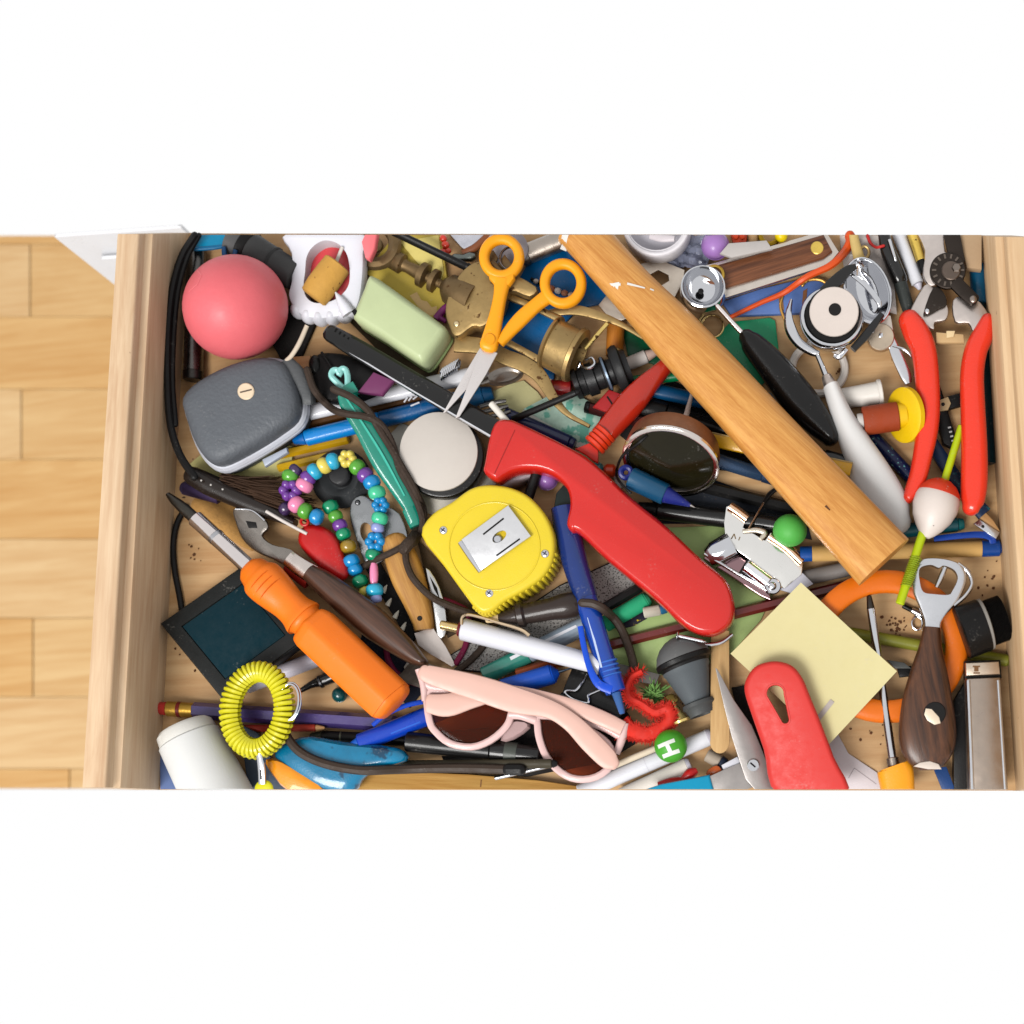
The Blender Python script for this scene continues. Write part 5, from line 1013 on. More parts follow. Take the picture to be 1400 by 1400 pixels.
T('hat_pin', 'thin pin sticking out behind the chrome grater', 'pin', tilt=.15).a('shaft', sweep([(1024, 722, 1.6), (1032, 708, 1.6), (1046, 684, 1.6)]), STEEL((196, 170, 150), .25)).a('head', sweep([(1044, 687, 2.6), (1052, 676, 3.6), (1062, 668, 3)]), BLACK(.3, .4)).go()
T('green_ball', 'small bright green ball between the chrome grater and hammer handle', 'ball', tilt=0, q=.8).a('green_ball', join(ball(1080, 725, 22.5, n=28, m=18), torus(1080, 725, 22.3, .6)), M((84, 176, 76), .5, var=.05), rig=(1080, 725)).go()

# magenta cord, wooden knife, corded things
MG = M((122, 8, 62), .6)
t = T('magenta_cord', 'thin magenta cord weaving beneath the sunglasses and white pen', 'cord')
t.a('length', drape([(606, 820), (622, 826), (640, 838), (640, 860), (636, 884), (624, 906)], 4.5), MG, world=True); t.a('length', drape([(528, 880), (530, 900), (540, 918), (556, 930), (578, 937)], 4.5), MG, world=True); t.go()
t = T('paring_knife', 'folding pruning knife with a tan wooden handle and short steel blade', 'knife', tilt=.12)
t.a('blade', prism([(567, 866), (592, 858), (610, 884), (623, 909), (619, 912), (588, 894), (572, 882)], 4, .8, 3), M((206, 196, 190), .4, .6, var=.05)); t.a('liner', prism(sm([(582, 776), (596, 792), (606, 818), (611, 850), (608, 870), (598, 868), (592, 826)], 2, True), 8, 1.5, 2), STEEL((196, 196, 196), .25)); t.a('liner_slot', prism([(588, 788), (598, 804), (602, 820), (594, 806)], 2, .4, 3), BLACK(.5))
t.a('handle', sweep([(540, 742, 18), (548, 762, 22), (558, 790, 23), (570, 822, 19), (578, 848, 15), (580, 862, 13)], h=13, e=2.6, n=18, r0=True), W((158, 106, 44), (198, 148, 78), -68, 12, 120, .45)); t.a('pin', cyl((577, 847, 8), (577, 847, 13.6), 4, n=16), BLACK(.4)); t.go()
sheet('white_wedge', 'small white plastic wedge beside the tip of the dark wooden handle', 'wedge', [(552, 912), (560, 900), (566, 908), (556, 922)], M((220, 216, 206), .5), 6)
t = T('rag', 'small grey rag corner under the hinge of the sunglasses', 'rag', tilt=.05); t.a('ribbed_peg', crumple([(540, 928), (566, 900), (600, 912), (590, 946)], 3., .2, 9), M((120, 110, 100), .9)); t.go()

# tape measure
t = T('tape_measure', 'yellow tape measure with a steel belt clip', 'tape measure', tilt=.08)
tp = sm([(590, 702), (616, 686), (641, 668), (662, 662), (684, 663), (704, 668), (724, 679), (744, 701), (756, 727), (758, 752), (752, 774), (738, 792), (714, 808), (690, 821), (674, 834), (660, 838), (648, 830), (636, 815), (605, 772), (575, 731)], 3, True)
YE = M((228, 202, 48), .36, coat=.1, var=.04, bump=.2, bs=1200.)
t.a('shell', stack(tp, [(4, -66), (1, -62), (0, -56), (0, -7), (1, -3), (3.5, -.6), (6, 0)]), YE)
for k in range(22):
    i = 27+k; p = np.array(tp[i % len(tp)]); q = np.array(tp[(i+1) % len(tp)]); c_ = (p+q)/2; t.a('grip_rib', lathe((c_[0], c_[1], -58), (c_[0], c_[1], -7), [(0, 2), (.05, 3.2), (.93, 3.2), (1, 1.4)], 8), YE)
t.a('raised_ring', torus(676, 747, 62, 1.2, 60, z=0., n=48), YE)
ch_ = [(632, 739), (696, 692), (727, 734), (659, 781)]
t.a('belt_clip', prism(ch_, 5, 1.2, 7, holes=[ell(684, 735, 11, 6.5, 20, -38)]), M((206, 206, 208), .3, .8, var=.03, bump=.05)); t.a('clip_bend', sweep([(630, 742, 4, 3), (644, 762, 4.5, 3.5), (658, 782, 4, 3)], h=4), CHROME(.15))
t.a('slot', strip((662, 732), (690, 710), 1.1, lambda x, y: 7, 4, .35, .8), BLACK(.5), under='belt_clip'); t.a('slot', strip((680, 761), (712, 738), 1.1, lambda x, y: 7, 4, .35, .8), BLACK(.5), under='belt_clip')
t.a('clip_screw', cyl((681, 738, 0), (681, 738, 6), 5.5, n=18), CHROME(.2)); t.a('yellow_peg', cyl((690, 730, 0), (690, 730, 5), 4.5, n=16), M((206, 176, 20), .4))
for (x, y) in ((606, 725), (669, 811), (745, 757)):
    t.a('screw', ball(x, y, 6, -.5, rz=3, n=16, m=8), CHROME(.18)); t.a('screw_slot', join(strip((x-3, y-2), (x+3, y+2), .8, lambda a, b: 2., 2, .7, .8), strip((x-2, y+3), (x+2, y-3), .8, lambda a, b: 2., 2, .7, .8)), M((70, 70, 90), .5), under='screw')
t.go()
# cords
CORD = M((62, 50, 42), .7, bump=.9, bs=700., var=.25, vs=300.)
t = T('braided_lanyard', 'braided dark leather lanyard knotted beside the teal toothbrush', 'lanyard')
t.a('strand', drape([(420, 506), (428, 530), (440, 546), (456, 560), (474, 566), (500, 570), (520, 580), (536, 606), (546, 640), (560, 666), (572, 690), (578, 712), (574, 730), (562, 742)], 5.5), CORD, world=True)
t.a('strand', drape([(456, 532), (480, 543), (502, 560), (518, 586), (534, 612), (550, 640), (566, 668), (578, 694), (580, 716)], 5.5), CORD, world=True)
t.a('knot', drape([(572, 726), (566, 736), (558, 744), (553, 750)], 9.5), CORD, world=True)
t.a('strand', drape([(556, 744), (534, 756), (512, 766), (494, 776)], 5), CORD, world=True)
t.a('strand', drape([(554, 748), (556, 770), (566, 792), (590, 816), (620, 830), (648, 840), (664, 850), (668, 866), (660, 884), (644, 902), (624, 918)], 5.2), CORD, world=True); t.go()
# white click pen
t = T('white_click_pen', 'white click pen with a gold button and wire clip', 'pen', tilt=.12)
t.a('barrel', cyl((632, 860, 0), (822, 910, 0), 15.5, 13), M((224, 224, 232), .3, coat=.3, var=.02)); t.a('button', cyl((602, 854, 0), (628, 859.5, 0), 6.5), BRASS((206, 180, 130), .2)); t.a('red_ring', cyl((627, 859, 0), (631, 860, 0), 11), M((110, 20, 30), .4))
t.a('clip', sweep([(634, 856, 2, 15), (636, 845, 2, 16), (648, 843, 2, 16), (684, 853, 2, 15), (714, 862, 2.6, 13), (726, 870, 3, 12)], n=6), BRASS((214, 190, 160), .2)); t.go()
t = T('cord_handle', 'dark brown turned handle with a rubber cord crossing the blue pen', 'handle', tilt=.1)
t.a('tip', cyl((664, 848, 0), (684, 845, 0), 4, 6), M((222, 196, 150), .5)); t.a('handle', lathe((682, 846, 0), (800, 824, 0), [(0, 6), (.02, 8), (.2, 12), (.22, 17), (.28, 18), (.31, 14), (.6, 15), (.75, 18), (.88, 18), (.96, 12), (1, 7)], 24), BLACK(.3, .2, (52, 42, 38)))
t.go()
t = T('blue_retractable_pen', 'long blue retractable pen with a clip and clear tip', 'pen', tilt=.12)
DB = M((12, 44, 110), .22, coat=.5, var=.15)
t.a('barrel', sweep([(770, 694, 17), (776, 726, 18), (788, 776, 17.5), (802, 818, 15.5)], n=18), DB); t.a('grip', sweep([(801, 816, 15), (812, 856, 15), (826, 900, 14.5), (836, 930, 14.5)], n=18), M((18, 66, 160), .2, coat=.5, var=.1)); t.a('collar', sweep([(834, 926, 16), (842, 946, 14)], n=18, sub=1), BLUE)
for k in range(4): t.a('grip_ring', cyl((829+k*1.9, 904+k*6, 0), (830+k*1.9, 907+k*6, 0), 15.3), M((60, 110, 200), .3))
t.a('clip', sweep([(795, 858, 4, 11), (800, 884, 4, 14), (808, 914, 4.5, 15), (820, 936, 6, 14), (838, 944, 7, 12)], h=3, e=3), M((16, 76, 200), .28)); t.a('tip', cyl((842, 946, 0), (851, 976, 0), 6.5, 4), M((70, 120, 190), .15, trans=.4)); t.a('highlight_window', strip((806, 846), (824, 914), 1.4, lambda x, y: 14.2, 6, .3), M((190, 205, 235), .2)); t.go()  # the thin pale strip paints a highlight on the grip
T('rubber_tubing', 'brown rubber cord curving from the turned handle to the red tinsel', 'cord').a('brown_cord', drape([(796, 824), (812, 826), (828, 835), (846, 854), (858, 880), (866, 908), (868, 926)], 6.2), M((66, 54, 46), .45), world=True).go()

# charm bracelet
t = T('bead_bracelet', 'bracelet of many coloured plastic pony beads around the suction cup', 'bracelet', tilt=.05, q=.93)
bc = dict(p=(112, 58, 150), g=(84, 160, 50), k=(238, 140, 180), c=(40, 168, 204), y=(226, 206, 92), b=(14, 138, 200), m=(70, 196, 150), t=(0, 140, 96), d=(60, 40, 80), o=(150, 120, 30), l=(150, 160, 214))
bm_ = {k: M(v, .25, coat=.5, var=.08) for k, v in bc.items()}
bl = [(406, 644, 'd', 8), (399, 652, 'g', 10), (399, 672, 'p', 14), (407, 691, 'k', 10.5), (419, 700, 'g', 10), (435, 708, 'b', 10), (418, 665, 'k', 10.5), (423, 655, 'p', 9.5), (432, 646, 'c', 10), (445, 638, 'y', 10), (457, 632, 'c', 10), (477, 629, 'y', 11.5), (490, 640, 'g', 10), (501, 651, 'p', 10), (510, 661, 'b', 10.5), (517, 675, 'm', 10.5), (522, 692, 'b', 11), (521, 710, 'm', 10), (518, 723, 'l', 8), (515, 742, 'b', 13), (512, 760, 't', 9.5), (514, 808, 'c', 10.5), (516, 819, 'l', 7),
      (450, 692, 't', 10), (457, 705, 'g', 9), (463, 717, 'p', 9), (468, 729, 't', 9), (475, 746, 'o', 10), (479, 766, 'b', 10), (484, 778, 'b', 9), (491, 794, 't', 10), (498, 808, 'y', 8), (389, 694, 'd', 9)]
for i, (x, y, c, r) in enumerate(bl):
    z = 6 if i < 23 else -6
    nb = bl[i+1] if i+1 < len(bl) and math.dist(bl[i][:2], bl[i+1][:2]) < 30 else bl[i-1]; d = np.array((nb[0]-x, nb[1]-y), float); d /= max(np.linalg.norm(d), 1e-6); r *= 1.14; h = r*.72
    if r > 12: t.a('flower_bead', join(*[ball(x+r*.55*math.cos(u), y+r*.55*math.sin(u), r*.45, z, rz=r*.6, n=10, m=8) for u in np.linspace(0, 6.28, 7)[:-1]]), bm_[c])
    else: t.a('bead', lathe((x-d[0]*h, y-d[1]*h, z), (x+d[0]*h, y+d[1]*h, z), [(0, r*.45), (.06, r*.72), (.25, r*.95), (.5, r), (.75, r*.95), (.94, r*.72), (1, r*.45)], 16), bm_[c])
t.a('tube_bead', lathe((513, 771, 6), (513, 800, 6), [(0, 4), (.2, 5.5), (.5, 6), (.8, 5.5), (1, 4)], 12), bm_['k'])
t.a('thread', sweep([(x, y, 1.2, 6) for x, y, c, r in bl[6:23]], n=5, sub=2), M((230, 190, 180), .6)); t.go()
# dark wooden handled pliers-like tool
t = T('wood_handled_tool', 'steel pincer tool with a silver ferrule and dark wooden handle', 'tool', tilt=.12)
t.a('jaw', prism(sm([(318, 696), (336, 695), (356, 704), (367, 720), (358, 732), (372, 744), (396, 750), (410, 762), (398, 776), (372, 764), (346, 752), (330, 736), (322, 716)], 3, True), 10, 3), STEEL((140, 134, 128), .28)); t.a('notch', prism([(336, 712), (350, 714), (352, 722), (340, 722)], 3, .8, 1), BLACK(.5))
t.a('bright_edge', sweep([(322, 696, 1.5, 0), (344, 698, 1.5, 0), (362, 712, 1.5, 0)]), CHROME(.15)); t.a('ferrule', sweep([(396, 764, 12), (412, 776, 13), (430, 787, 14)], h=12, e=3), STEEL((206, 196, 190), .25)); t.a('red_washer', sweep([(394, 770, 14, -3), (424, 792, 15, -3)], h=9, sub=1), M((150, 30, 20), .5))
t.a('handle', sweep([(424, 783, 13), (444, 798, 17), (474, 822, 20), (508, 850, 22), (540, 876, 18), (566, 897, 12), (578, 905, 7)], h=17, e=2.2, n=20, r1=True), W((42, 26, 18), (94, 62, 46), -40, 10, 120, .32, .15, 1., coat=.25)); t.go()
# orange screwdriver
t = T('orange_screwdriver', 'screwdriver with a thick orange handle and steel shaft', 'screwdriver', tilt=.12)
OR = M((246, 124, 26), .4, var=.03, bump=.1)
t.a('bit', sweep([(230, 676, 3.5), (238, 684, 6), (252, 696, 8), (272, 714, 8)], h=6), STEEL((72, 70, 66), .35)); t.a('shaft', cyl((266, 708, 0), (356, 790, 0), 11.5, n=24), CHROME(.14, (224, 216, 214))); t.a('sleeve', cyl((293, 732, 0), (298, 737, 0), 12, n=16), STEEL((180, 180, 184), .25))
def along(p0, p1, L): return [(p0[0]+(p1[0]-p0[0])*u, p0[1]+(p1[1]-p0[1])*u, w, 0, w*.88) for u, w in [q[:2] for q in L]]
A_, B_ = (352, 786), (541, 965)
t.a('handle', sweep(along(A_, B_, [(0, 24, 0, 20), (.03, 29, 0, 24), (.08, 29.5, 0, 25), (.15, 27, 0, 23), (.22, 24, 0, 20.5), (.28, 24.5, 0, 21), (.32, 28, 0, 24), (.335, 28.5, 0, 24)]),  e=2.2, n=20, sub=3, r0=True), OR); t.a('neck', sweep(along(A_, B_, [(.33, 28), (.345, 24), (.37, 24), (.385, 28)]), h=24, n=20, sub=2), OR)
t.a('grip', sweep(along(A_, B_, [(.37, 24), (.385, 30), (.42, 33), (.48, 33.5), (.92, 33.5), (.965, 32), (.985, 29), (.997, 24), (1.004, 16)]), n=36, e=-6, sub=3), OR, sharp=60)
for k in range(3): t.a('collar_groove', cyl(along(A_, B_, [(.05+k*.035, 0)])[0][:2]+(0,), along(A_, B_, [(.056+k*.035, 0)])[0][:2]+(0,), 28.2-.5*k, n=24), M((232, 108, 20), .45))
t.go()

# pale green box, black knife, scissors
t = T('plastic_box', 'pale green rounded plastic box beside the vampire teeth', 'box', tilt=.08, q=.85)
gb = sm([(480, 428), (486, 414), (496, 390), (502, 375), (514, 377), (560, 410), (598, 437), (608, 447), (604, 458), (588, 482), (578, 493), (566, 490), (520, 458), (486, 437)], 2, True)
t.a('shell', stack(gb, [(4, -50), (1, -46), (0, -40), (0, -13), (1.5, -7), (4, -3), (7, -.8), (9, 0)]), M((192, 204, 158), .4, coat=.1, var=.05)); t.a('notch', prism([(480, 425), (485, 421), (489, 426), (484, 431)], 3, .5, -1), BLACK(.5)); t.a('bottom_edge', stack(gb, [(2, -58), (-.5, -54), (-.5, -50), (2, -48)]), M((150, 170, 112), .45)); t.go()
t = T('pen_knife', 'long black pen knife body with a bright steel edge and end slots', 'knife', tilt=.15)
d_ = np.array((675-450, 586-455.)); d_ /= np.linalg.norm(d_)
t.a('body', sweep([(452, 456, 12), (500, 484, 14), (580, 531, 14), (682, 590, 14)], h=9, e=3.5, n=16, r0=True), BLACK(.22, .4)); t.a('steel_edge', sweep([(480, 484, 1.8, 6), (560, 533, 2, 7), (672, 598, 2, 7)], n=6), CHROME(.12, (236, 236, 240)))
for k in range(4): t.a('slot', strip((463+k*5.5, 452+k*4), (458+k*5.5, 462+k*4), 1.3, lambda x, y: 8.4, 2, .4), BLACK(.7, c=(8, 8, 8)))
t.go()

# ================================================================== top layer
OY = M((250, 166, 20), .42, var=.02, bump=.08)
t = T('orange_scissors', 'small scissors with orange yellow ring handles, open a little', 'scissors', tilt=.1)
BLD = M((206, 200, 198), .3, .75, var=.04, bump=.06)
t.a('blade', prism([(657, 476), (680, 482), (664, 512), (628, 569), (622, 572), (640, 524)], 3, .8, -1), BLD); t.a('blade', prism([(655, 474), (668, 478), (654, 512), (608, 562), (604, 564), (636, 506)], 3, .8, -5), BLD)
t.a('ring', sweep([(x, y, 7) for x, y in ell(686, 352, 24, 25, 40, 0)], h=8, e=2.6, n=14, sub=1, closed=True), OY); t.a('ring', sweep([(x, y, 7) for x, y in ell(770, 388, 25, 27, 40, 0)], h=8, e=2.6, n=14, sub=1, closed=True), OY)
t.a('shank', sweep([(687, 382, 12), (684, 404, 9), (679, 430, 9.5), (673, 456, 11.5), (668, 474, 12.5)], h=8, e=3, n=14, r1=True), OY); t.a('shank', sweep([(750, 404, 10), (734, 416, 9), (712, 436, 10), (694, 456, 8), (684, 470, 5)], h=7, e=3, n=14, z=-1), OY); t.a('web', prism(sm([(668, 374), (704, 374), (697, 392), (678, 392)], 2, True), 14, 4, 7), OY)
t.a('pivot_cap', cyl((671, 466, 6), (671, 466, 9.6), 8, n=24), M((244, 158, 18), .4)); t.go()
# hammer handle
t = T('hammer_handle', 'smooth wooden hammer handle with white paint nicks', 'hammer handle', tilt=.14)
ax = np.array((.675, .737)); nm = np.array((.737, -.675))
def hc(s, off): return tuple(ax*s+nm*off)
st = [(760, 371.5, 31), (812, 371, 31), (880, 370, 32), (945, 371, 36), (1010, 371.5, 38), (1080, 372, 39), (1160, 372, 40.5), (1260, 372, 42.5), (1352, 372, 45), (1384, 372, 46)]
hp_ = [hc(s, o)+(w, 0, 23+(w-31)*.35) for s, o, w in st]
HWD = W((196, 130, 58), (226, 166, 90), -47.5, 9, 260, .42, .2, 1., coat=.12)
t.a('shaft', sweep(hp_, e=2.5, n=36, sub=4), HWD)
def hz(x, y):
    s = x*ax[0]+y*ax[1]; o = x*nm[0]+y*nm[1]; w = np.interp(s, [q[0] for q in st], [q[2] for q in st]); h = 23+(w-31)*.35
    return h*max(0, 1-min(1, abs(o-371.5)/w)**2.5)**(1/2.5)
PW = M((232, 228, 222), .6)
t.a('paint_nick', strip((834, 396), (851, 397), 1.6, hz, 5, .7), PW); t.a('paint_nick', strip((842.5, 394.5), (844, 408), 7, hz, 4, .7, 1.2, 2), PW); t.a('paint_nick', strip((860, 396), (884, 402), 1.5, hz, 5, .7, 1.2, .8), PW); t.a('paint_nick', strip((891, 403), (896, 405), .9, hz, 2, .6), PW)
wb = sm([(782, 318), (776, 328), (770, 342)], 4)
t.a('paint_band', join(*[strip(wb[i], wb[i+1], 4.5, hz, 2, .7) for i in range(len(wb)-1)]), PW)
t.a('knot', strip((1128, 697), (1134, 703), 1.6, hz, 2, .3, .6, .8), M((90, 50, 20), .7)); t.go()
# red knife
t = T('red_handled_knife', 'curved glossy red plastic handled cutter', 'cutter', tilt=.1)
rk = sm([(678, 573), (694, 571), (712, 577), (785, 613), (822, 640), (862, 678), (912, 719), (957, 761), (990, 789), (1001, 811), (1004, 834), (998, 852), (982, 864), (966, 867), (948, 863), (928, 850), (897, 820), (829, 764), (791, 728), (781, 726), (774, 718), (774, 708), (778, 688), (774, 667), (760, 652), (740, 643), (719, 641), (700, 644), (688, 650), (678, 656), (667, 651), (659, 642), (661, 630), (668, 592)], 3, True)
t.a('handle', stack(rk, [(4, -46), (1, -41), (0, -34), (0, -15), (.8, -8), (2.4, -4), (4.6, -1.2), (7, 0)]), M((204, 36, 30), .24, coat=.4, var=.03, bump=.06))
t.a('seam', strip((676, 648), (704, 588), .6, lambda x, y: 0, 8, .25, .6), M((150, 26, 22), .4), under='handle'); t.a('guard', stack([(752, 692), (756, 668), (768, 654), (782, 664), (784, 712), (768, 704)], [(1, -40), (0, -38), (0, -30), (1, -28)]), M((30, 40, 38), .4)); t.a('blade_edge', sweep([(753, 694, 1.4, -27), (780, 711, 1.4, -27)], sub=1), CHROME(.15))
t.a('liner', sweep([(930, 868, 3, -44), (954, 876, 3, -44), (982, 874, 3, -44), (1000, 862, 2.5, -44)]), CHROME(.15)); t.go()
# bottom right group
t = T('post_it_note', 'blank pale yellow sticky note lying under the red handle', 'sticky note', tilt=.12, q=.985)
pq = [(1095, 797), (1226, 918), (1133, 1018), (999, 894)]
pc = zmap(crumple(pq, .3, .02, 2, 5, 10), lambda x, y: .0009*max(0, math.hypot(x-1112, y-906)-50)**2); t.a('sheet', pc, M((214, 203, 152), .7, bump=.05, var=.03)); t.a('pencil_mark', strip((1116, 986), (1138, 958), 3.4, flat0, 4, .9, 1.), M((176, 166, 160), .6)); t.go()  # the grey strip is a shadow mark painted on the sheet
T('popsicle_stick', 'flat wooden ice lolly stick with a rounded end', 'stick', tilt=.1).a('popsicle_stick', prism([(972, 862), (997, 862), (997.5, 1012)]+[(984+13.5*math.cos(a), 1014+16*math.sin(a)) for a in np.linspace(.15, math.pi-.15, 9)]+[(971, 1012)], 5, 1.2), W((190, 150, 98), (216, 178, 124), 89, 8, 100, .7)).go()
t = T('kitchen_scissors', 'steel scissors with a bright blue handle at the drawer front', 'scissors', tilt=.12, q=.985)
SB = M((150, 145, 142), .36, .7, var=.1, vs=60., bump=.08)
t.a('blade', prism([(978, 913), (981, 915), (1004, 958), (1028, 992), (1040, 1020), (1064, 1084), (1036, 1084), (1020, 1066), (1011, 1040), (1000, 1006), (990, 966)], 4, 1, 3), SB); t.a('blade', prism([(966, 1063), (990, 1052), (1014, 1042), (1036, 1052), (1030, 1076), (1006, 1084), (972, 1084)], 4, 1, -1), SB)
t.a('pivot_screw', cyl((1030, 1046, 2), (1030, 1046, 6), 8.5, n=24), CHROME(.2)); t.a('screw_slot', strip((1026, 1043), (1033, 1049), 1.2, lambda x, y: 6, 2, .3), BLACK(.5), under='pivot_screw'); t.a('handle', prism([(868, 1084), (904, 1072), (936, 1066), (970, 1059), (977, 1084)], 14, 3.5, 3), M((0, 150, 190), .35)); t.go()
t = T('spatula', 'spatula with a red rubber handle and teardrop hanging hole', 'spatula', tilt=.1)
ro = sm([(1018, 946), (1020, 928), (1032, 911), (1050, 904), (1068, 904), (1085, 911), (1098, 928), (1108, 952), (1122, 986), (1140, 1034), (1158, 1086), (1064, 1086), (1044, 1024), (1028, 978)], 4, True)
rh = [(1060+13*math.cos(a), 948+13*math.sin(a)) for a in np.linspace(math.pi*.92, 2*math.pi+.1, 12)]+[(1073.5+6.5*math.cos(a), 984+6.5*math.sin(a)) for a in np.linspace(-.1, math.pi*.92, 8)]
RR = M((208, 52, 46), .5, var=.03, bump=.12, bs=1500.)
t.a('handle', stack(ro, [(5, -26), (1, -22), (0, -18), (0, -8), (1.2, -4), (4, -1), (7, 0)], holes=[rh]), RR); t.a('hole_lip', sweep([(x, y, 1.6, -.6) for x, y in rh], n=6, sub=1, closed=True), RR); t.go()
# grey rubber bulb
t = T('rubber_bulb', 'grey rubber stopper cone with a flared rim and hollow end', 'stopper', tilt=.1, q=.75)
GR = M((84, 90, 94), .5, var=.1, bump=.2)
t.a('dome', lathe((922, 872, 0), (934, 902, 0), [(0, 6), (.1, 16), (.3, 26), (.6, 34), (.9, 38), (1, 38)], 36), M((92, 92, 92), .5)); t.a('flange', lathe((933, 899, 0), (938, 912, 0), [(0, 37), (.2, 39.5), (.6, 39.5), (.75, 35), (1, 34)], 36), BLACK(.45)); t.a('cone', lathe((936, 908, 0), (955, 962, 0), [(0, 34), (.15, 33), (.2, 31), (1, 17)], 32), GR); t.a('end_lip', lathe((954, 958, 0), (961, 977, 0), [(0, 17), (.1, 23), (.35, 24), (.5, 21), (1, 20), (1, 15), (.6, 13.5), (.3, 2)], 32), M((70, 72, 72), .5)); t.go()
stick('steel_nail', 'small steel nail beside the grey rubber stopper', 'nail', (925, 869), (966, 878), [('head', 0, .06, 6, 6, CHROME(.2)), ('shank', .05, .9, 2.4, 2.4, CHROME(.2)), ('point', .9, 1, 2.2, .5, CHROME(.2))])
t = T('gold_charm', 'small gold cone charm beside the red tinsel', 'charm', tilt=.1)
GD = BRASS((216, 190, 120), .25)
t.a('cone', lathe((920, 958, 0), (932, 988, 0), [(0, 2), (.5, 6), (.85, 10), (.9, 14), (1, 13)], 18), GD); t.a('hat', prism(sm([(908, 954), (918, 948), (928, 954), (922, 962)], 2, True), 6, 2, 2), BRASS((120, 100, 50))); t.go()
t = T('letter_bead', 'green wooden bead printed with a white letter H', 'letter bead', tilt=0, q=.9)
hz2 = lambda x, y: math.sqrt(max(0, 22.5**2-(x-917)**2-(y-1020)**2))
t.a('bead', ball(917, 1020, 22.5, n=28, m=18), M((70, 158, 40), .42, var=.05), rig=(917, 1020)); WL = M((226, 230, 222), .5)
t.a('letter', join(strip((901, 1022), (924, 1013), 2.6, hz2, 6, .4), strip((907, 1035), (930, 1027), 2.6, hz2, 6, .4), strip((913, 1018), (919, 1031), 2.8, hz2, 6, .5)), WL, rig=(917, 1020)); t.go()
# sunglasses
t = T('sunglasses', 'folded pale pink sunglasses with dark brown lenses', 'sunglasses', tilt=.1)
PK = M((226, 184, 170), .4, var=.03, bump=.06); PKF = M((232, 196, 192), .35, var=.03, coat=.15, bump=.05)
LN = M((176, 96, 72), .05, trans=.92, bump=0., var=.02, ior=1.12)
l1 = sm([(583, 950), (600, 944), (647, 950), (694, 966), (697, 978), (690, 994), (669, 1012), (643, 1021), (614, 1016), (595, 1001), (586, 986)], 3, True)
l2 = sm([(737, 978), (775, 984), (812, 1002), (834, 1022), (834, 1046), (814, 1062), (788, 1065), (766, 1056), (747, 1036), (737, 1012), (734, 992)], 3, True)
t.a('lens', prism(l1, 2, .5, -8), LN); t.a('lens', prism(l2, 2, .5, -8), LN)
t.a('lens_rim', sweep([(x, y, 5.2, -8) for x, y in l1], h=6, e=2.6, n=10, sub=1, closed=True), PKF); t.a('lens_rim', sweep([(x, y, 5.2, -8) for x, y in l2], h=6, e=2.6, n=10, sub=1, closed=True), PKF)
t.a('bridge', sweep([(696, 976, 7, -7), (712, 977, 7, -5), (732, 984, 7, -7)], h=6), PKF); t.a('brow_bar', sweep([(576, 922, 7, -6), (588, 938, 7, -6), (640, 944, 6, -6), (694, 964, 6, -6), (760, 976, 6, -6), (820, 992, 6, -6), (852, 1008, 7, -6)], h=6), PKF)
t.a('end_piece', sweep([(572, 914, 6, -4), (578, 934, 6, -6), (580, 958, 5, -7)], h=7), PKF); t.a('end_piece', sweep([(854, 988, 6, -4), (850, 1008, 6, -6), (842, 1030, 5, -7)], h=7), PKF)
t.a('nose_pad', stack(sm([(692, 986), (716, 984), (722, 994), (700, 1010), (682, 1012)], 2, True), [(3, -26), (0, -22), (0, -14), (3, -10)]), M((200, 168, 166), .35, trans=.2))
t.a('temple', sweep([(852, 996, 10, 2), (820, 981, 11, 3), (770, 962, 10, 3), (700, 946, 9, 2), (648, 955, 13, 2), (612, 964, 16, 2), (586, 962, 13, 2)], h=4.5, e=3, n=14, r1=True), PK)
t.a('temple', sweep([(580, 918, 9, 10), (592, 924, 13, 11), (650, 940, 17, 12), (706, 958, 18, 12), (752, 970, 13, 11), (782, 988, 13, 10), (808, 1014, 15, 9), (832, 1038, 14, 8), (842, 1046, 8, 8)], h=4.5, e=3, n=14, r0=True, r1=True), PK); t.go()
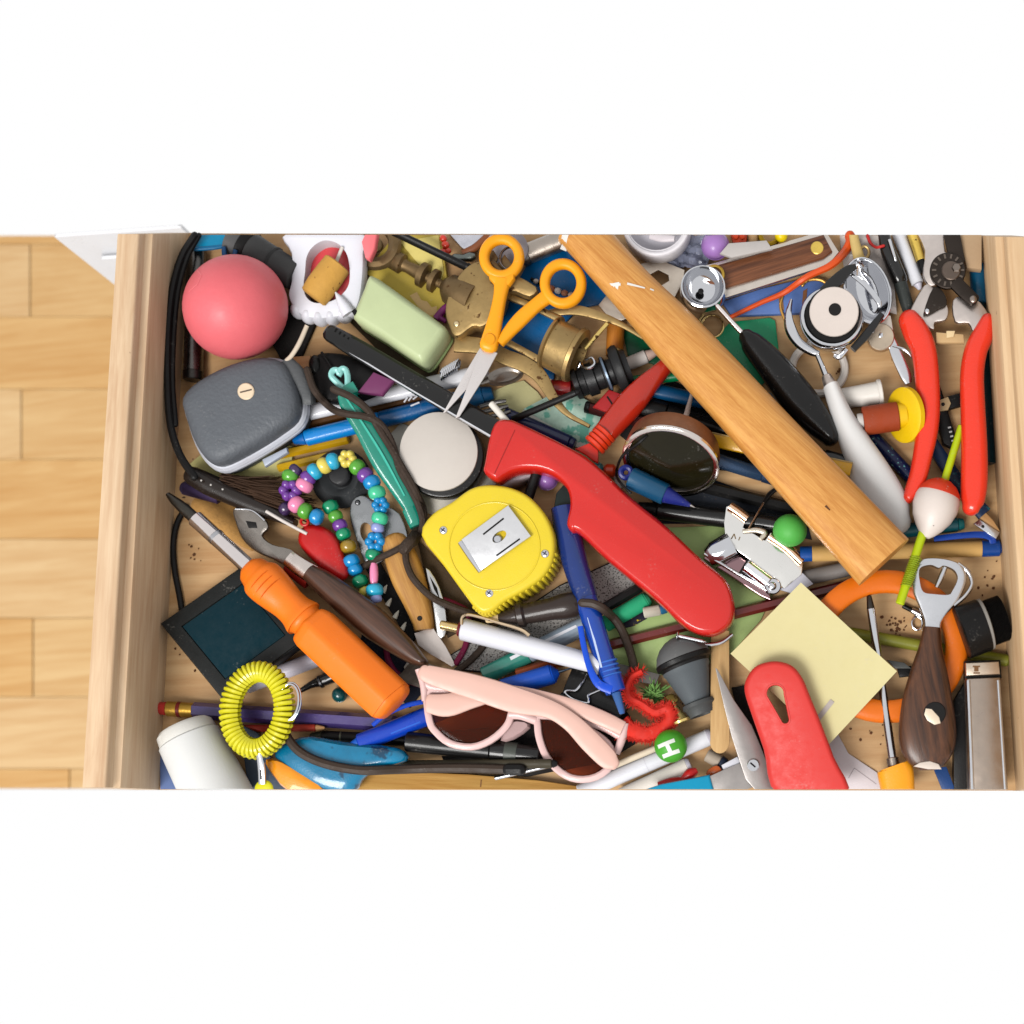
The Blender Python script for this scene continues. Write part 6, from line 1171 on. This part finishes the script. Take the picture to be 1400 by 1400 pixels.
# red tinsel and green tuft
t = T('green_tuft', 'green bristly plastic tuft like a tiny palm tree', 'tuft', tilt=.05, q=.9)
sp = []
for k in range(70):
    a = rng.uniform(math.radians(150), math.radians(385)); L = rng.uniform(20, 29); u = rng.uniform(.2, 1)
    dx, dy, dz = math.cos(a)*L*u, math.sin(a)*L*.95*u, 14*(1-u)+rng.uniform(-2, 5); x, y = 894+rng.normal(0, 2), 951+rng.normal(0, 2)
    sp.append(sweep([(x, y, 1.6, 2), (x+dx*.5, y+dy*.5, 1.6, 2+dz*.8), (x+dx, y+dy, .4, 2+dz)], n=4, sub=2))
t.a('bristles', join(*sp), M((124, 168, 92), .5, var=.3, vs=120.), kind='stuff'); t.a('stem', sweep([(894, 950, 4), (899, 960, 5), (903, 972, 5)]), M((80, 128, 50), .5)); t.go()
t = T('red_tinsel', 'fluffy red feather curl draped over the end of the sunglasses', 'feather', tilt=.05, q=.7)
cp = sm([(878, 918), (864, 926), (858, 940), (862, 954), (878, 963), (896, 974), (912, 970), (916, 982), (906, 996), (884, 1004), (862, 998), (850, 988)], 6); fr = []
fr.append(sweep([(x, y, 5+8*(i/len(cp))**1.5, 0) for i, (x, y) in enumerate(cp)], h=8, sub=1, n=10))
for k in range(3200):
    i = int(len(cp)*rng.random()**.7); i = min(i, len(cp)-1); x, y = cp[i]; r = 5+8*(i/len(cp))**1.5; a = rng.uniform(0, 6.28); L = rng.uniform(4, 10) if i < len(cp)*.9 else rng.uniform(8, 18); e_ = rng.uniform(-.3, 1.)
    dx, dy = math.cos(a), math.sin(a)
    if i > len(cp)*.9: dx, dy = -abs(dx)*.9-.2, abs(dy)*.7
    fr.append(sweep([(x+dx*r*.5, y+dy*r*.5, .8, 4*e_), (x+dx*(r*.5+L), y+dy*(r*.5+L)+rng.normal(0, 2), .25, 4*e_+L*.45*e_)], n=3, sub=1))
t.a('red_tinsel', join(*fr), M((206, 40, 24), .7, var=.2, vs=150.)); t.go()

if STATS:
    zz = sorted(STATS, key=lambda s: -s[2])[:12]
    print('HIGHEST', [(a, round(b*1000), round(c*1000)) for a, b, c in zz])
